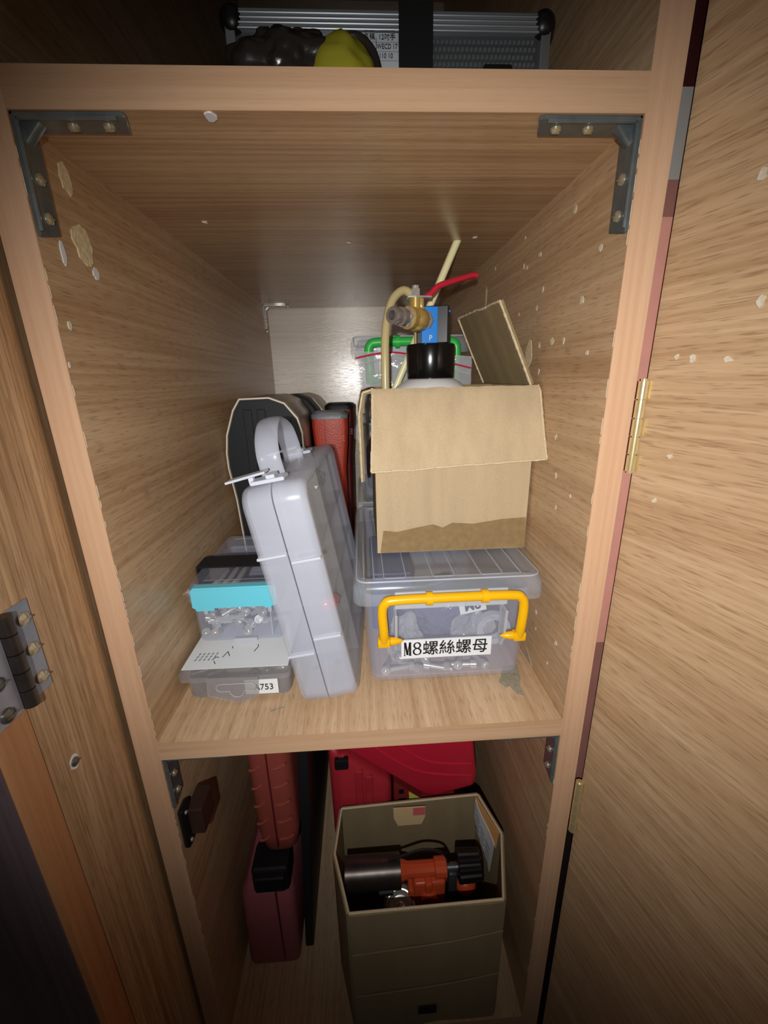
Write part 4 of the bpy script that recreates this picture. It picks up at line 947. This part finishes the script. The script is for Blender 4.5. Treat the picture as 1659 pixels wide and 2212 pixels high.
# printed flap folded inside the right wall
bm = new(); sheet(bm, ((0.1445, 0.1220, -0.252), (0.1445, 0.1220, -0.285), (0.1540, 0.0780, -0.325), (0.1570, 0.0760, -0.272)), 0.0008, 4, 6, lambda s, t: 0.001 * math.sin(6 * t)); fpv = obj('printed_flap', bm, 'white_print', tbx)
bm = new(); sheet(bm, ((0.1452, 0.1255, -0.2495), (0.1452, 0.1235, -0.2570), (0.1588, 0.0740, -0.2760), (0.1615, 0.0745, -0.2495)), 0.0008, 2, 4); obj('printed_flap', bm, 'orange_print', tbx)
bm = new()
for i in range(4):
    for j in range(3): sheet(bm, ((0.1432 + j * 0.0028, 0.1130 - j * 0.013, -0.266 - i * 0.009 - j * 0.006), (0.1454 + j * 0.0028, 0.1030 - j * 0.013, -0.270 - i * 0.009 - j * 0.006), (0.1454 + j * 0.0028, 0.1030 - j * 0.013, -0.272 - i * 0.009 - j * 0.006), (0.1432 + j * 0.0028, 0.1130 - j * 0.013, -0.268 - i * 0.009 - j * 0.006)), 0.0003)
obj('print_lines', bm, 'grey_ink', fpv)
for z, w in ((-0.315, 0.0007), (-0.392, 0.0007)):
    bm = new(); tube(bm, [(-0.024, 0.0005, z), (0.03, 0.0000, z + 0.006), (0.09, 0.001, z + 0.010), (0.146, 0.0025, z + 0.018)], w, 6, 4); obj('crease', bm, 'card_olive', fw, smooth=True)
obj('print_mark', B(0.050, 0.072, -0.0008, 0.0008, -0.435, -0.422), 'near_black', fw)

# gas torch
gt = thing('gas_torch', 'gas torch head with steel flame tube, orange body and black knob in box', 'torch', (0.05, 0.06, -0.46))
cy_, cz_ = 0.062, -0.2830
bm = new(); lathe(bm, (0, cy_, cz_), [(0.0170, -0.0310), (0.0185, -0.0325), (0.0185, 0.0350), (0.0165, 0.0352), (0.0165, -0.0300)], 32, 'X', cap0=False, cap1=False); ft = obj('flame_tube', bm, 'tube_steel', gt, smooth=True, angle=50)
bm = new(); lathe(bm, (0, cy_, cz_), [(0.012, 0.0), (0.012, 0.034)], 20, 'X'); obj('burner_core', bm, 'black_plastic', ft)
bm = new(); lathe(bm, (0, cy_, cz_), [(0.0120, 0.0340), (0.0100, 0.0420), (0.0088, 0.0450), (0.0088, 0.0770), (0.0115, 0.0780), (0.0115, 0.0920), (0.0080, 0.0930)], 12, 'X'); obj('barrel', bm, 'orange_plastic', gt, smooth=True, angle=25)
bm = new(); box(bm, 0.0500, 0.0900, cy_ - 0.014, cy_ + 0.014, -0.3330, -0.2880, 0.004, 3); cyl(bm, (0.0690, cy_ - 0.010, -0.3100), (0.0690, cy_ - 0.0185, -0.3120), 0.0105, seg=22); box(bm, 0.0440, 0.0560, cy_ - 0.012, cy_ + 0.010, -0.3250, -0.3030, 0.003); box(bm, 0.0640, 0.0735, cy_ - 0.017, cy_, -0.3040, -0.2860, 0.003)
obj('body', bm, 'orange_plastic', gt, smooth=True, angle=30)
bm = new(); cyl(bm, (0.0925, cy_, cz_ - 0.001), (0.1080, cy_, cz_ - 0.001), 0.0052, seg=16); box(bm, 0.0950, 0.1060, cy_ - 0.006, cy_ + 0.006, -0.3230, -0.2890, 0.002); obj('valve_stem', bm, 'alu_dark', gt, smooth=True, angle=30)
bm = new(); n = 48; rings = []
for h, f in ((0.1060, 0.84), (0.1070, 1.0), (0.1330, 0.95), (0.1360, 0.86)):
    rings.append([Vector((h, cy_ + 0.0175 * f * (1 + 0.045 * (1 if (i // 2) % 2 else -1)) * math.cos(2 * PI * i / n), cz_ + 0.0005 + 0.0175 * f * (1 + 0.045 * (1 if (i // 2) % 2 else -1)) * math.sin(2 * PI * i / n))) for i in range(n)])
loft(bm, rings); obj('knob', bm, 'black_plastic', gt)
bm = new(); ball(bm, (0.1190, cy_ + 0.002, -0.3220), 0.0120, 1.1, 0.9, 1.0, 3); obj('trigger', bm, 'orange_plastic', gt, smooth=True)
bm = new(); tube(bm, [(0.0200, cy_, cz_ + 0.0185), (0.0400, cy_ + 0.001, cz_ + 0.0240), (0.0640, cy_ + 0.002, cz_ + 0.0300), (0.0860, cy_, cz_ + 0.0260), (0.0950, cy_, cz_ + 0.0080)], 0.0016, 8, 6); obj('igniter_wire', bm, 'black_plastic', gt, smooth=True)
bm = new(); cyl(bm, (0.0250, cy_ - 0.016, cz_ - 0.0120), (0.0080, cy_ - 0.016, cz_ - 0.0125), 0.0028, seg=10); obj('igniter_clip', bm, 'black_plastic', gt)
# gas canister under the torch
gc = thing('gas_canister', 'silver gas canister lying under the torch in the box', 'canister', (0.034, 0.07, -0.36))
cc = Vector((0.0340, 0.046, -0.324)); dv = Vector((-0.10, -0.52, 0.85)).normalized()
M = dv.to_track_quat('Z', 'Y').to_matrix().to_4x4(); M.translation = cc
bm = new(); lathe(bm, (0, 0, 0), [(0.0205, -0.075), (0.0225, -0.070), (0.0225, -0.012), (0.0215, -0.004), (0.0180, 0.000)], 32); bm.transform(M); obj('can', bm, 'bright_steel', gc, smooth=True, angle=40)
bm = new(); lathe(bm, (0, 0, 0), [(0.0150, -0.002), (0.0165, 0.003), (0.0150, 0.005), (0.0120, 0.002), (0.0060, 0.0015), (0.0050, 0.006), (0.0030, 0.007), (0.0008, 0.0045)], 32); bm.transform(M); obj('valve_dome', bm, 'bright_steel', gc, smooth=True, angle=40)
